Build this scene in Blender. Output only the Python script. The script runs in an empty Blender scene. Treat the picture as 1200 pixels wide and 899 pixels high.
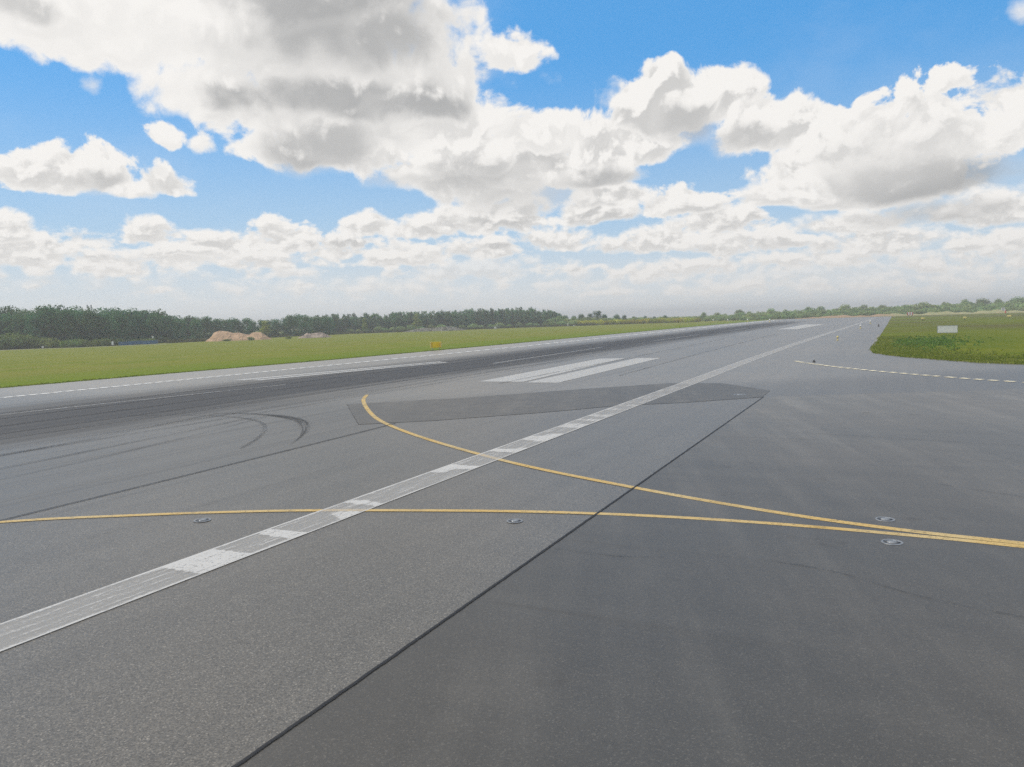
import bpy, bmesh, math, random
from mathutils import Vector, Matrix
R = math.radians
SOFTK = 0.78
SKY_TINT = (0.60, 1.04, 1.25)
rnd = random.Random(7)
sc = bpy.context.scene
COL = sc.collection

# ------------------------------------------------------------------ render
sc.render.engine = 'CYCLES'
cy = sc.cycles
cy.max_bounces = 4; cy.diffuse_bounces = 2; cy.glossy_bounces = 1
cy.transmission_bounces = 2; cy.volume_bounces = 0; cy.transparent_max_bounces = 24
cy.caustics_reflective = False; cy.caustics_refractive = False
cy.use_adaptive_sampling = True; cy.adaptive_threshold = 0.008
cy.sample_clamp_indirect = 4
cy.use_denoising = False
sc.view_settings.view_transform = 'Standard'
sc.view_settings.look = 'None'
sc.view_settings.exposure = 0.0
sc.view_settings.gamma = 1.0
sc.view_settings.use_curve_mapping = False

# ------------------------------------------------------------------ camera
# world: +Y runs along the runway, the eye is 3.5 m above the pavement
cam_d = bpy.data.cameras.new('camera')
cam = bpy.data.objects.new('camera', cam_d); COL.objects.link(cam)
cam_d.sensor_width = 36.0; cam_d.lens = 27.18
cam_d.clip_start = 0.1; cam_d.clip_end = 20000
cam.matrix_world = Matrix(((0.8990522, -0.00889889, 0.43775101, 0),
                           (0.43682026, 0.0864746, -0.89538271, 0),
                           (-0.02988643, 0.99621431, 0.0816324, 3.5), (0, 0, 0, 1)))
sc.camera = cam

# ------------------------------------------------------------------ nodes
class NT:
    """small helper round a node tree"""
    def __init__(s, tree): s.t = tree
    def n(s, kind, **kw):
        nd = s.t.nodes.new(kind)
        for k, v in kw.items(): setattr(nd, k, v)
        return nd
    def put(s, sock, v):
        if isinstance(v, bpy.types.NodeSocket): s.t.links.new(v, sock)
        elif v is not None: sock.default_value = v
    def m(s, op, a, b=None, c=None, clamp=False):
        nd = s.n('ShaderNodeMath', operation=op, use_clamp=clamp)
        s.put(nd.inputs[0], a)
        if b is not None: s.put(nd.inputs[1], b)
        if c is not None: s.put(nd.inputs[2], c)
        return nd.outputs[0]
    def v(s, op, a, b=None, scale=None):
        nd = s.n('ShaderNodeVectorMath', operation=op)
        s.put(nd.inputs[0], a)
        if b is not None: s.put(nd.inputs[1], b)
        if scale is not None: s.put(nd.inputs['Scale'], scale)
        return nd.outputs['Value'] if op in ('LENGTH', 'DOT_PRODUCT', 'DISTANCE') else nd.outputs[0]
    def xyz(s, a):
        nd = s.n('ShaderNodeSeparateXYZ'); s.put(nd.inputs[0], a); return nd.outputs
    def comb(s, x, y, z=0.0):
        nd = s.n('ShaderNodeCombineXYZ')
        for i, q in enumerate((x, y, z)): s.put(nd.inputs[i], q)
        return nd.outputs[0]
    def noise(s, vec, scale, detail=6, rough=.5, dims='3D', lac=2.0, dist=0.0, color=False):
        nd = s.n('ShaderNodeTexNoise', noise_dimensions=dims)
        s.put(nd.inputs['Vector'], vec); s.put(nd.inputs['Scale'], scale)
        nd.inputs['Detail'].default_value = detail; nd.inputs['Roughness'].default_value = rough
        nd.inputs['Lacunarity'].default_value = lac; nd.inputs['Distortion'].default_value = dist
        return nd.outputs['Color' if color else 'Fac']
    def voro(s, vec, scale, detail=0, rough=.5, dims='3D', feature='F1', out='Distance', rand=1.0):
        nd = s.n('ShaderNodeTexVoronoi', voronoi_dimensions=dims, feature=feature)
        s.put(nd.inputs['Vector'], vec); s.put(nd.inputs['Scale'], scale)
        if 'Detail' in nd.inputs:
            nd.inputs['Detail'].default_value = detail; nd.inputs['Roughness'].default_value = rough
        nd.inputs['Randomness'].default_value = rand
        return nd.outputs[out]
    def ramp(s, x, a, b, lo=0.0, hi=1.0, smooth=True):
        nd = s.n('ShaderNodeMapRange', interpolation_type='SMOOTHSTEP' if smooth else 'LINEAR')
        for i, q in enumerate((x, a, b, lo, hi)): s.put(nd.inputs[i], q)
        return nd.outputs[0]
    def mix(s, f, a, b, blend='MIX'):
        nd = s.n('ShaderNodeMix', data_type='RGBA', blend_type=blend)
        s.put(nd.inputs[0], f)
        for i, q in ((6, a), (7, b)):
            if isinstance(q, tuple) and len(q) == 3: q = (*q, 1)
            s.put(nd.inputs[i], q)
        return nd.outputs[2]

# ------------------------------------------------------------------ sky
SUN_AZ, SUN_EL = -100.0, 52.0          # compass bearing from +Y (clockwise), height
world = bpy.data.worlds.new('World'); sc.world = world
world.use_nodes = True
world.node_tree.nodes.clear()

# one cumulus: squeezed underside, ragged edge, white crown, grey base
grp = bpy.data.node_groups.new('cumulus', 'ShaderNodeTree')
_i = grp.interface
for nm, ty in (('Color', 'NodeSocketColor'), ('P', 'NodeSocketVector'), ('Edge', 'NodeSocketFloat'),
               ('Relief', 'NodeSocketFloat'), ('Inv', 'NodeSocketVector'), ('Off', 'NodeSocketVector'),
               ('NegFlat', 'NodeSocketFloat'), ('NegR', 'NodeSocketFloat'), ('Soft', 'NodeSocketFloat'),
               ('Core', 'NodeSocketFloat'), ('Dark', 'NodeSocketFloat'), ('Opacity', 'NodeSocketFloat')):
    _i.new_socket(nm, in_out='INPUT', socket_type=ty)
_i.new_socket('Color', in_out='OUTPUT', socket_type='NodeSocketColor')
g = NT(grp)
gi = g.n('NodeGroupInput').outputs; go = g.n('NodeGroupOutput')
def madd(t_, a, b, c):
    nd = t_.n('ShaderNodeVectorMath', operation='MULTIPLY_ADD')
    for k, q in enumerate((a, b, c)): t_.put(nd.inputs[k], q)
    return nd.outputs[0]
# the vanishing tie to the colour below makes the layers evaluate one after another, which keeps the shader stack small
pt = madd(g, gi['Color'], (1e-9, 1e-9, 0), gi['P'])
u, v, nr_ = g.xyz(madd(g, pt, gi['Inv'], gi['Off']))            # the third component just carries the (negative) radius
v2 = g.m('MAXIMUM', v, g.m('MULTIPLY', v, gi['NegFlat']))
l2 = g.m('MULTIPLY_ADD', u, u, g.m('MULTIPLY', v2, v2))
d = g.m('MULTIPLY_ADD', l2, nr_, gi['Edge'])
mask = g.ramp(d, gi['NegR'], gi['Soft'], 0.0, gi['Opacity'])
t = g.m('MULTIPLY', g.ramp(g.m('MULTIPLY_ADD', v, 0.55, gi['Relief']), 0.38, -0.26), g.ramp(d, gi['NegR'], gi['Core'], 0.0, gi['Dark']))
cl = g.mix(t, (9.4, 9.2, 8.9), (2.75, 2.85, 2.95))
g.put(go.inputs[0], g.mix(mask, gi['Color'], cl))

w = NT(world.node_tree)
tc = w.n('ShaderNodeTexCoord')
dx, dy, dz = w.xyz(w.v('NORMALIZE', tc.outputs['Generated']))
# bearing measured from the middle of the view so that the wrap lies behind it
ca, sa = math.cos(R(26)), math.sin(R(26))
rx_ = w.m('ADD', w.m('MULTIPLY', dx, ca), w.m('MULTIPLY', dy, sa))
ry_ = w.m('SUBTRACT', w.m('MULTIPLY', dy, ca), w.m('MULTIPLY', dx, sa))
az = w.m('MULTIPLY', w.m('ARCTAN2', rx_, ry_), 180 / math.pi)
el = w.m('MULTIPLY', w.m('ARCSINE', dz), 180 / math.pi)
P0 = w.comb(az, el)
low = w.ramp(el, 12.0, 4.0)                                   # 1 near the horizon

sky = w.n('ShaderNodeTexSky', sky_type='NISHITA')
sky.sun_disc = False; sky.sun_elevation = R(SUN_EL); sky.sun_rotation = R(SUN_AZ)
sky.altitude = 0; sky.air_density = 1.0; sky.dust_density = 0.3; sky.ozone_density = 2.0
blue = w.mix(.65, w.mix(1.0, sky.outputs[0], SKY_TINT, 'MULTIPLY'), (1.0, 4.2, 9.0))
# the pale air low over the horizon
blue = w.mix(w.ramp(el, 19.0, 0.0, 0.0, 0.85), blue, (6.0, 7.2, 8.0))
def haze(c_):                                                  # distance haze over everything near the horizon
    return w.mix(w.ramp(el, 7.5, 0.3, 0.0, 0.68), c_, (8.2, 8.05, 7.85))
def background(c_):
    bg = w.n('ShaderNodeBackground'); w.put(bg.inputs['Color'], c_); bg.inputs['Strength'].default_value = 0.1
    return bg.outputs[0]
def mix_shader(f, a, b):
    nd = w.n('ShaderNodeMixShader')
    for k, q in enumerate((f, a, b)): w.put(nd.inputs[k], q)
    return nd.outputs[0]

# all round: simple broken cumulus, thickened out of view to whiten the ambient light
gn = w.noise(P0, 0.055, 5, .55, '2D')
gcol = w.mix(w.ramp(gn, .46, .64), (9.2, 8.9, 8.4), (4.4, 4.4, 4.4))
around = background(haze(w.mix(w.ramp(gn, .41, .48), blue, gcol)))

# the cloud bank ahead, modelled cloud by cloud
wn = w.v('SUBTRACT', w.noise(P0, 0.16, 2, .55, '2D', color=True), (.5, .5, .5))
amp = w.m('MULTIPLY_ADD', low, -1.2, 2.3)
P = w.v('ADD', P0, w.v('MULTIPLY', w.v('SCALE', wn, scale=amp), (1, .8, 0)))
def billow(p, d1, d2, vor):
    """height field of the cloud puffs (degrees of sky), coarse overhead, fine and flat low down"""
    hi = w.m('MULTIPLY_ADD', w.noise(p, 0.22, d1, .60, '2D'), 6.4, -3.2)
    p2 = w.v('MULTIPLY', p, (1.0, 1.75, 1.0))
    lo = w.m('MULTIPLY_ADD', w.noise(p2, 0.50, d2, .60, '2D'), 3.4, -1.7)
    if vor:
        hi = w.m('MULTIPLY_ADD', w.voro(p, 0.45, 1, .5, '2D', 'F1'), -1.2, w.m('ADD', hi, .55))
        lo = w.m('MULTIPLY_ADD', w.voro(p2, 0.75, 1, .5, '2D', 'F1'), -.6, w.m('ADD', lo, .28))
    return w.m('ADD', w.m('MULTIPLY', hi, w.m('SUBTRACT', 1.0, low)), w.m('MULTIPLY', lo, low))
E0 = billow(P, 8, 7, True)
off = w.comb(w.m('MULTIPLY_ADD', low, .20, -.40), w.m('MULTIPLY_ADD', low, -.38, .75))
E1 = billow(w.v('ADD', P, off), 6, 5, True)
REL = w.m('MULTIPLY', w.m('SUBTRACT', E0, E1), .80)           # >0 : turned to the sun
LEVELS = (.2, .35, .55, .75, 1.0)
EL = [w.m('MULTIPLY', E0, q) for q in LEVELS]
RSOFT = w.m('MULTIPLY', REL, .5)
RDARK = w.m('MULTIPLY_ADD', REL, .42, -.33)                  # broad shaded undersides seen from below
# thin high veil
veil = w.ramp(w.noise(w.v('MULTIPLY', P, (.5, 1, 1)), 0.12, 5, .6, '2D'), .5, .75, 0, .08)
# bearing, height, half width, half height, tilt, flatness below, edge softness, greyness, opacity, raggedness (degrees)
CLOUDS = [
    (-24.62, 1.29, 44.03, 1.87, -2.0, 1, 2.6, 0.3, 0.55, 1.0), (-3.25, 2.41, 17.17, 1.94, -3.2, 1.3, 1.6, 0.32, 0.6, 1.3), (-54.54, 3.41, 12.82, 1.2, -0.5, 1.5, 1.3, 0.3, 0.5, 1.3),
    (-37.01, 2.62, 16.18, 1.22, -1.6, 1.5, 1.2, 0.26, 0.8, 1.0), (-28.31, 3.64, 9.37, 1.48, -1.8, 1.8, 0.8, 0.34, 0.7, 1.3), (-42.28, 3.67, 3.52, 0.77, -0.8, 1.8, 0.6, 0.25, 0.9, 1.0),
    (-20.2, 2.65, 6.73, 1.23, -2.1, 1.8, 0.7, 0.3, 0.6, 1.3), (-9.95, 1.77, 8.29, 0.84, -2.4, 1.8, 0.6, 0.24, 0.8, 1.0), (1.88, 1.43, 7.72, 0.88, -2.8, 1.8, 0.6, 0.24, 0.8, 1.0),
    (4.26, 2.77, 5.72, 1.18, -3.7, 2, 0.7, 0.36, 1.0, 1.0), (-4.87, 3.48, 5.76, 1.38, -3.3, 2, 0.7, 0.36, 1.0, 1.0), (-14.07, 3.15, 6.43, 1.33, -2.6, 2, 0.7, 0.34, 1.0, 1.0),
    (-0.65, 4.35, 6.29, 1.55, -4.2, 2, 0.8, 0.45, 1.0, 1.0), (6.08, 3.96, 3.47, 1.25, -4.6, 2, 0.7, 0.42, 1.0, 1.0), (-57.72, 4.88, 4.25, 2.19, 0.8, 2, 0.9, 0.35, 1.0, 1.0),
    (-52.52, 4.29, 4.68, 1.43, 0.1, 2, 0.7, 0.35, 1.0, 1.0), (-47.8, 4.87, 5.01, 1.48, -0.1, 2, 0.7, 0.32, 1.0, 1.0), (-50.1, 6.26, 3.08, 1.56, 0.8, 2.2, 0.55, 0.4, 1.0, 1.0),
    (-46.4, 5.56, 4.22, 1.72, 0.1, 2.2, 0.6, 0.42, 1.0, 1.0), (-42.17, 5.92, 3.63, 1.93, -0.2, 2.2, 0.55, 0.42, 1.0, 1.0), (-38.39, 5.19, 3.01, 1.32, -0.7, 2, 0.55, 0.4, 1.0, 1.0),
    (-58.59, 6.41, 2.04, 1.64, 2.0, 2, 0.6, 0.35, 1.0, 1.0), (-43.95, 4.52, 6.43, 1.17, -0.6, 2, 0.7, 0.35, 1.0, 1.0), (-33.87, 4.51, 3.84, 1.52, -1.2, 2.2, 0.5, 0.36, 1.0, 1.0),
    (-28.26, 5.06, 4.38, 1.35, -1.7, 2, 0.6, 0.4, 1.0, 1.0), (-36.09, 6.72, 2.93, 1.43, -0.7, 2.2, 0.5, 0.38, 1.0, 1.0), (-31.94, 6.55, 3.1, 1.45, -1.2, 2, 0.55, 0.42, 1.0, 1.0),
    (-28.94, 7.09, 3.74, 2.04, -1.5, 2, 0.6, 0.45, 1.0, 1.0), (-22.62, 5.69, 3.72, 1.46, -2.2, 2, 0.6, 0.42, 1.0, 1.0), (-25.69, 7.37, 5.59, 2.28, -2.1, 2, 0.8, 0.55, 1.0, 1.0),
    (-20.1, 7.41, 4.28, 1.79, -2.7, 2, 0.7, 0.5, 1.0, 1.0), (-15.25, 5.02, 5.04, 1.44, -2.9, 2, 0.6, 0.42, 1.0, 1.0), (-8.78, 4.68, 4.46, 1.52, -3.4, 2, 0.6, 0.45, 1.0, 1.0),
    (-18.23, 8.52, 4.23, 1.65, -3.1, 2, 0.6, 0.42, 1.0, 1.0), (-10.79, 6.09, 3.99, 1.52, -3.6, 2.2, 0.5, 0.45, 1.0, 1.0), (-13.42, 7.55, 4.09, 1.87, -3.6, 2.2, 0.5, 0.42, 1.0, 1.0),
    (-28.08, 10.48, 6.51, 3.7, -1.8, 1.5, 0.9, 0.55, 1.0, 0.7), (-23.09, 11.21, 7.34, 3.78, -2.9, 1.7, 0.7, 0.5, 1.0, 0.7), (-19.3, 10.1, 4.85, 2.09, -3.2, 2.2, 0.8, 0.7, 1.0, 0.6),
    (-23.66, 12.97, 5.22, 2.38, -2.7, 1.5, 0.6, 0.18, 1.0, 0.7), (-17.25, 12.08, 5.65, 3.04, -4.0, 1.6, 0.7, 0.4, 1.0, 0.7), (-18.34, 15.3, 1.93, 1.64, -3.8, 1.2, 1.3, 0.15, 0.8, 0.8),
    (-10.72, 14.7, 3.51, 2.45, -5.9, 1.3, 0.6, 0.42, 1.0, 0.7), (-14.81, 14.28, 4.45, 3.15, -4.8, 1.5, 0.6, 0.45, 1.0, 0.65), (-12.99, 13.48, 2.68, 2.19, -4.9, 1, 1, 0.6, 0.8, 0.3),
    (-7.34, 12.3, 5.13, 3.01, -6.2, 1.5, 0.6, 0.4, 1.0, 0.65), (-9.42, 12.06, 3.47, 1.65, -5.5, 1, 1, 0.55, 0.8, 0.3), (6.59, 12.03, 4.43, 2.21, -9.7, 1.6, 0.6, 0.35, 1.0, 0.7),
    (1.29, 10.63, 7.55, 4.18, -7.8, 1.3, 0.6, 0.35, 1.0, 0.8), (-3.01, 9.51, 5.57, 3.54, -6.2, 1.5, 0.7, 0.36, 1.0, 0.85), (-1.19, 7.65, 7.24, 2.49, -5.8, 2, 0.7, 0.4, 1.0, 0.6),
    (1.32, 8.15, 7.56, 2.11, -6.5, 1.1, 1, 0.85, 0.9, 0.3), (0.31, 9.96, 5.71, 3.12, -7.1, 1, 1, 0.3, 0.6, 0.3), (5.82, 5.7, 4.72, 1.85, -5.7, 2, 0.8, 0.5, 1.0, 0.8),
    (-2.21, 5.74, 4.55, 1.33, -4.6, 2, 0.6, 0.4, 1.0, 0.8), (2.32, 6.03, 7.62, 1.07, -5.5, 1, 1, 0.6, 0.7, 0.3), (-5.97, 7.72, 3.55, 1.57, -4.8, 2, 0.6, 0.3, 1.0, 0.7),
    (-20.04, 10.14, 4.56, 1.28, -3.1, 1, 1, 0.7, 0.8, 0.3), (-25.64, 9.23, 6.81, 2.36, -2.2, 1, 1, 0.4, 0.7, 0.3), (-11.36, 4.55, 3.0, 0.7, -3.1, 2.0, 0.45, 0.46320286957878054, 0.9481583395500616, 1.0),
    (-24.87, 2.57, 1.99, 0.37, -1.8, 2.0, 0.45, 0.4206361261220594, 0.842761672908027, 1.0), (-56.14, 3.87, 2.19, 0.4, 0.2, 2.0, 0.45, 0.46653899027991075, 0.7605838541627972, 1.0), (-7.88, 1.22, 2.0, 0.35, -2.2, 2.0, 0.45, 0.42681401186699536, 0.8322323365884821, 1.0),
    (-53.34, 4.19, 2.69, 0.48, 0.1, 2.0, 0.45, 0.45096261134895943, 0.9543773608067332, 1.0), (4.28, 3.73, 2.1, 0.67, -4.2, 2.0, 0.45, 0.48858428478441124, 0.8711759096963286, 1.0), (-57.87, 5.2, 2.78, 0.52, 1.1, 2.0, 0.45, 0.5760518699845334, 0.802140553805594, 1.0),
    (2.31, 0.92, 1.62, 0.36, -2.4, 2.0, 0.45, 0.5361531418395328, 0.932439344135908, 1.0), (-27.59, 5.36, 3.78, 0.63, -1.7, 2.0, 0.45, 0.6046334891708957, 0.9718899289813322, 1.0), (-36.14, 4.42, 2.4, 0.57, -1.0, 2.0, 0.45, 0.6189685453242846, 0.8466483191879552, 1.0),
    (-54.6, 5.81, 2.91, 0.88, 1.1, 2.0, 0.45, 0.5192021530908822, 0.8728849013710704, 1.0), (-7.21, 2.88, 1.62, 0.56, -2.8, 2.0, 0.45, 0.5312974002659248, 0.9056556804342375, 1.0), (-49.85, 5.34, 2.16, 0.81, 0.4, 2.0, 0.45, 0.4893226840523662, 0.899309143293097, 1.0),
    (-54.06, 4.85, 1.38, 0.69, 0.6, 2.0, 0.45, 0.5754037175010374, 0.8437188885358815, 1.0), (-12.4, 2.61, 2.69, 0.6, -2.4, 2.0, 0.45, 0.5014029319849369, 0.9972774072793986, 1.0), (-18.84, 1.76, 2.27, 0.36, -2.0, 2.0, 0.45, 0.4951120294137838, 0.8118019475346198, 1.0),
    (-50.51, 2.83, 1.02, 0.43, -0.6, 2.0, 0.45, 0.5747833245119645, 0.8707932309385965, 1.0), (-57.18, 3.01, 1.15, 0.32, -0.2, 2.0, 0.45, 0.5039102674254693, 0.7926574189113924, 1.0), (-38.11, 5.76, 3.93, 0.95, -0.7, 2.0, 0.45, 0.5691695459611288, 0.8697432988312135, 1.0),
    (6.05, 3.17, 2.01, 0.66, -4.0, 2.0, 0.45, 0.42565988563422724, 0.8030228743319193, 1.0), (-3.99, 1.66, 2.16, 0.41, -2.5, 2.0, 0.45, 0.5052164990968384, 0.8952848779085814, 1.0), (-40.47, 2.79, 1.87, 0.35, -1.1, 2.0, 0.45, 0.5736511566054336, 0.7525583885281643, 1.0),
    (5.8, 1.73, 0.95, 0.44, -3.1, 2.0, 0.45, 0.548771779313334, 0.9629205185094395, 1.0), (-44.05, 3.85, 1.95, 0.64, -0.6, 2.0, 0.45, 0.6011213674225118, 0.783384444456486, 1.0), (-54.57, 5.57, 1.44, 0.65, 1.0, 2.0, 0.45, 0.4481651915190959, 0.9668340405804523, 1.0),
    (-52.72, 3.63, 1.84, 0.41, -0.1, 2.0, 0.45, 0.5187733526348415, 0.8049019810207207, 1.0), (-48.94, 5.4, 2.26, 0.75, 0.3, 2.0, 0.45, 0.5300072037533762, 0.7615453556252606, 1.0), (1.07, 1.89, 2.03, 0.5, -2.9, 2.0, 0.45, 0.42156456885881427, 0.8659699277290384, 1.0),
    (-6.12, 4.64, 1.97, 0.81, -3.5, 2.0, 0.45, 0.4705811899364022, 0.9241832729525618, 1.0), (-57.64, 4.78, 1.81, 0.51, 0.9, 2.0, 0.45, 0.6001508724547682, 0.8237567540586036, 1.0), (-21.97, 3.68, 3.29, 0.45, -2.1, 2.0, 0.45, 0.5402359066308305, 0.8770531389764773, 1.0),
    (6.53, 1.52, 1.24, 0.44, -3.0, 2.0, 0.45, 0.5251573317614385, 0.8901692054971168, 1.0), (-2.72, 4.43, 3.51, 0.66, -3.9, 2.0, 0.45, 0.4836196593313807, 0.9983043231447658, 1.0), (-55.63, 5.51, 1.5, 0.77, 1.1, 2.0, 0.45, 0.571982700791196, 0.8620147211571099, 1.0),
    (-58.93, 3.73, 1.81, 0.42, 0.3, 2.0, 0.45, 0.5234852810397848, 0.8473504108854835, 1.0), (-46.21, 4.54, 1.44, 0.56, -0.2, 2.0, 0.45, 0.469411383681867, 0.9260448060732476, 1.0), (-8.94, 1.95, 1.72, 0.35, -2.4, 2.0, 0.45, 0.49708139915391636, 0.8716961615305092, 1.0),
    (6.31, 1.88, 1.05, 0.43, -3.2, 2.0, 0.45, 0.5183769824698979, 0.9292933933522384, 1.0), (-55.91, 9.88, 4.88, 2.95, 3.3, 2.2, 0.55, 0.4, 1.0, 0.75), (-53.75, 9.54, 2.28, 1.37, 2.9, 1.4, 1.0, 0.6, 0.75, 0.3),
    (-52.12, 8.88, 2.35, 0.75, 2.3, 2, 0.5, 0.25, 1.0, 1.0), (-49.38, 9.42, 2.02, 1.42, 2.0, 2.4, 0.5, 0.36, 1.0, 1.0), (-49.59, 10.23, 0.73, 0.76, 2.5, 1.5, 0.5, 0.1, 1.0, 1.0),
    (-22.94, 16.59, 0.98, 0.65, -2.5, 1, 1.0, 0.1, 0.6, 1.0), (-26.05, 15.76, 1.11, 0.66, -1.7, 1, 1.0, 0.1, 0.6, 1.0), (-19.29, 16.13, 1.09, 0.76, -3.5, 1, 1.2, 0.1, 0.6, 1.0),
    (-49.13, 12.66, 1.59, 1.01, 3.3, 1.2, 0.5, 0.08, 1.0, 1.0), (-46.51, 12.11, 1.31, 0.81, 2.5, 1.3, 0.5, 0.08, 1.0, 1.0), (-46.35, 19.77, 20.47, 3.93, 1.8, 1.0, 0.9, 0.1, 1.0, 0.6),
    (-55.29, 19.66, 9.61, 2.8, 6.8, 1.1, 1.0, 0.12, 1.0, 0.6), (-47.41, 15.65, 5.24, 2.16, 3.5, 1.0, 0.8, 0.08, 1.0, 0.6), (-35.84, 14.81, 11.92, 5.15, -0.6, 1.1, 1.0, 0.3, 1.0, 0.6),
    (-30.12, 13.7, 4.62, 3.01, -1.2, 1.2, 0.8, 0.3, 1.0, 0.7), (-32.36, 11.42, 7.72, 2.41, -1.1, 1.6, 0.8, 0.35, 1.0, 0.8), (-43.52, 12.28, 2.62, 1.86, 1.8, 1.4, 0.6, 0.05, 1.0, 0.8),
    (-30.66, 19.97, 2.07, 3.05, -0.3, 1, 1.0, 0.2, 1.0, 0.6), (-37.21, 17.23, 13.05, 6.37, -0.2, 1.0, 1, 0.36, 0.8, 0.3), (-39.8, 12.39, 5.66, 2.22, 0.7, 1, 1, 0.75, 0.85, 0.3),
    (-38.0, 13.1, 3.59, 1.89, 0.7, 1, 1, 0.6, 0.7, 0.3), (-37.59, 15.55, 13.07, 1.84, -0.3, 1, 1, 0.8, 0.85, 0.3), (-32.2, 15.28, 4.9, 1.43, -0.6, 1, 1, 0.75, 0.8, 0.3),
    (-36.46, 20.39, 9.65, 4.24, 0.4, 1, 1, 0.8, 0.9, 0.3), (-40.11, 22.45, 11.27, 3.31, 1.6, 1, 1, 0.75, 0.85, 0.3), (-33.71, 19.27, 4.36, 2.57, 0.2, 1, 1, 0.7, 0.8, 0.3),
    (-57.53, 19.53, 3.95, 1.43, 8.6, 1, 1, 0.6, 0.75, 0.3), (-29.32, 10.5, 4.65, 1.98, -1.5, 1, 1, 0.6, 0.7, 0.3), (-33.62, 10.55, 3.68, 1.28, -0.6, 1, 1, 0.4, 0.6, 0.3),
    (-24.97, 18.72, 2.81, 1.79, -2.3, 1.2, 0.7, 0.14, 1.0, 0.9), (-21.78, 21.15, 0.79, 0.66, -3.0, 1, 0.9, 0.1, 0.7, 1.0), (5.61, 17.12, 0.81, 0.64, -11.7, 1, 1.2, 0.2, 0.55, 1.0),
    (7.04, 17.09, 0.78, 0.72, -12.2, 1, 1.0, 0.15, 0.8, 1.0), (-53.24, 15.5, 0.69, 0.79, 5.7, 1, 0.8, 0.1, 0.7, 1.0),
]
BANKS = []
def bank(a0, a1, e0, e1):
    col = w.mix(veil, blue, (8.2 + len(BANKS) * 1e-3, 8.5, 8.8)); k_ = 0; BANKS.append(a0)
    for (a_, e_, ra, rb, rot, fl, so, dk, op, rag) in CLOUDS:
        a_ += 26.0; m_ = 3.2
        if a_ + ra * 1.25 + m_ < a0 or a_ - ra * 1.25 - m_ > a1 or e_ + rb * 1.25 + m_ < e0 or e_ - rb * 1.25 - m_ > e1: continue
        k_ += 1
        nd = w.n('ShaderNodeGroup'); nd.node_tree = grp
        i = nd.inputs
        rad = min(ra, rb); nr = -rad * .55; want = (.28 + rad / 5.0) * rag
        lv = min(range(len(LEVELS)), key=lambda q: abs(LEVELS[q] - want))
        w.put(i['Color'], col); w.put(i['P'], P); w.put(i['Edge'], EL[lv]); w.put(i['Relief'], REL if rag > .6 else (RSOFT if rag > .35 else RDARK))
        i['Inv'].default_value = (1 / ra, 1 / rb, 0); i['Off'].default_value = (-a_ / ra, -e_ / rb, nr)
        i['NegFlat'].default_value = -fl; i['NegR'].default_value = nr; i['Soft'].default_value = nr + (so * SOFTK if rag > .35 else .55 * rad)
        i['Core'].default_value = nr + .2 + rad * .34
        i['Dark'].default_value = dk; i['Opacity'].default_value = op
        col = nd.outputs[0]
    return background(haze(col))
def above(x, t_): return w.m('GREATER_THAN', x, t_)
AZS, ELS = (-14.0, 0.0, 14.0), 9.5
rows = []; ALLC = []
for (e0, e1) in ((-2, ELS), (ELS, 30)):
    edges = (-40,) + AZS + (42,)
    cells = [bank(edges[k], edges[k + 1], e0, e1) for k in range(4)]
    ALLC += cells
    rows.append(mix_shader(above(az, AZS[1]), mix_shader(above(az, AZS[0]), cells[0], cells[1]), mix_shader(above(az, AZS[2]), cells[2], cells[3])))
front = mix_shader(above(el, ELS), rows[0], rows[1])
inside = w.m('MULTIPLY', w.m('MULTIPLY', w.ramp(w.m('ABSOLUTE', az), 42.0, 38.0), w.ramp(el, 30.0, 26.0)), w.ramp(el, -1.5, -.5))
wo = w.n('ShaderNodeOutputWorld'); w.put(wo.inputs['Surface'], mix_shader(inside, around, front))
world.cycles.sampling_method = 'MANUAL'; world.cycles.sample_map_resolution = 512

sun_d = bpy.data.lights.new('sun', 'SUN'); sun_d.energy = 3.1; sun_d.angle = R(0.53); sun_d.color = (1, .94, .85)
sun = bpy.data.objects.new('sun', sun_d); COL.objects.link(sun)
sdir = Vector((math.sin(R(SUN_AZ)) * math.cos(R(SUN_EL)), math.cos(R(SUN_AZ)) * math.cos(R(SUN_EL)), math.sin(R(SUN_EL))))
sun.rotation_euler = sdir.to_track_quat('Z', 'Y').to_euler(); sun.location = (0, 0, 60)

# ------------------------------------------------------------------ helpers
def link(o, parent=None):
    COL.objects.link(o)
    if parent is not None: o.parent = parent
    return o
def structure(o): o['kind'] = 'structure'; return o
def stuff(o): o['kind'] = 'stuff'; return o
def tag(o, label, cat, group=None):
    o['label'] = label; o['category'] = cat
    if group: o['group'] = group
    return o
def mesh_obj(name, bm, mat, parent=None, smooth=False):
    me = bpy.data.meshes.new(name); bm.to_mesh(me); bm.free()
    if smooth:
        for p_ in me.polygons: p_.use_smooth = True
    if mat: me.materials.append(mat)
    return link(bpy.data.objects.new(name, me), parent)
def empty(name, loc, rz=0.0):
    o = bpy.data.objects.new(name, None); o.empty_display_size = .3
    o.location = loc; o.rotation_euler.z = rz
    return link(o)
def box(bm, c, s, rz=0.0, bev=0.0):
    r_ = bmesh.ops.create_cube(bm, size=1.0, matrix=Matrix.Translation(c) @ Matrix.Rotation(rz, 4, 'Z') @ Matrix.Diagonal((*s, 1)))
    if bev:
        ed = list({e for v_ in r_['verts'] for e in v_.link_edges})
        bmesh.ops.bevel(bm, geom=ed, offset=bev, segments=2, affect='EDGES', profile=.6)
def cyl(bm, c, r1, r2, h, seg=12, rot=None):
    m_ = Matrix.Translation(c) @ (rot if rot else Matrix.Identity(4)) @ Matrix.Translation((0, 0, h / 2))
    bmesh.ops.create_cone(bm, cap_ends=True, segments=seg, radius1=r1, radius2=r2, depth=h, matrix=m_)
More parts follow.
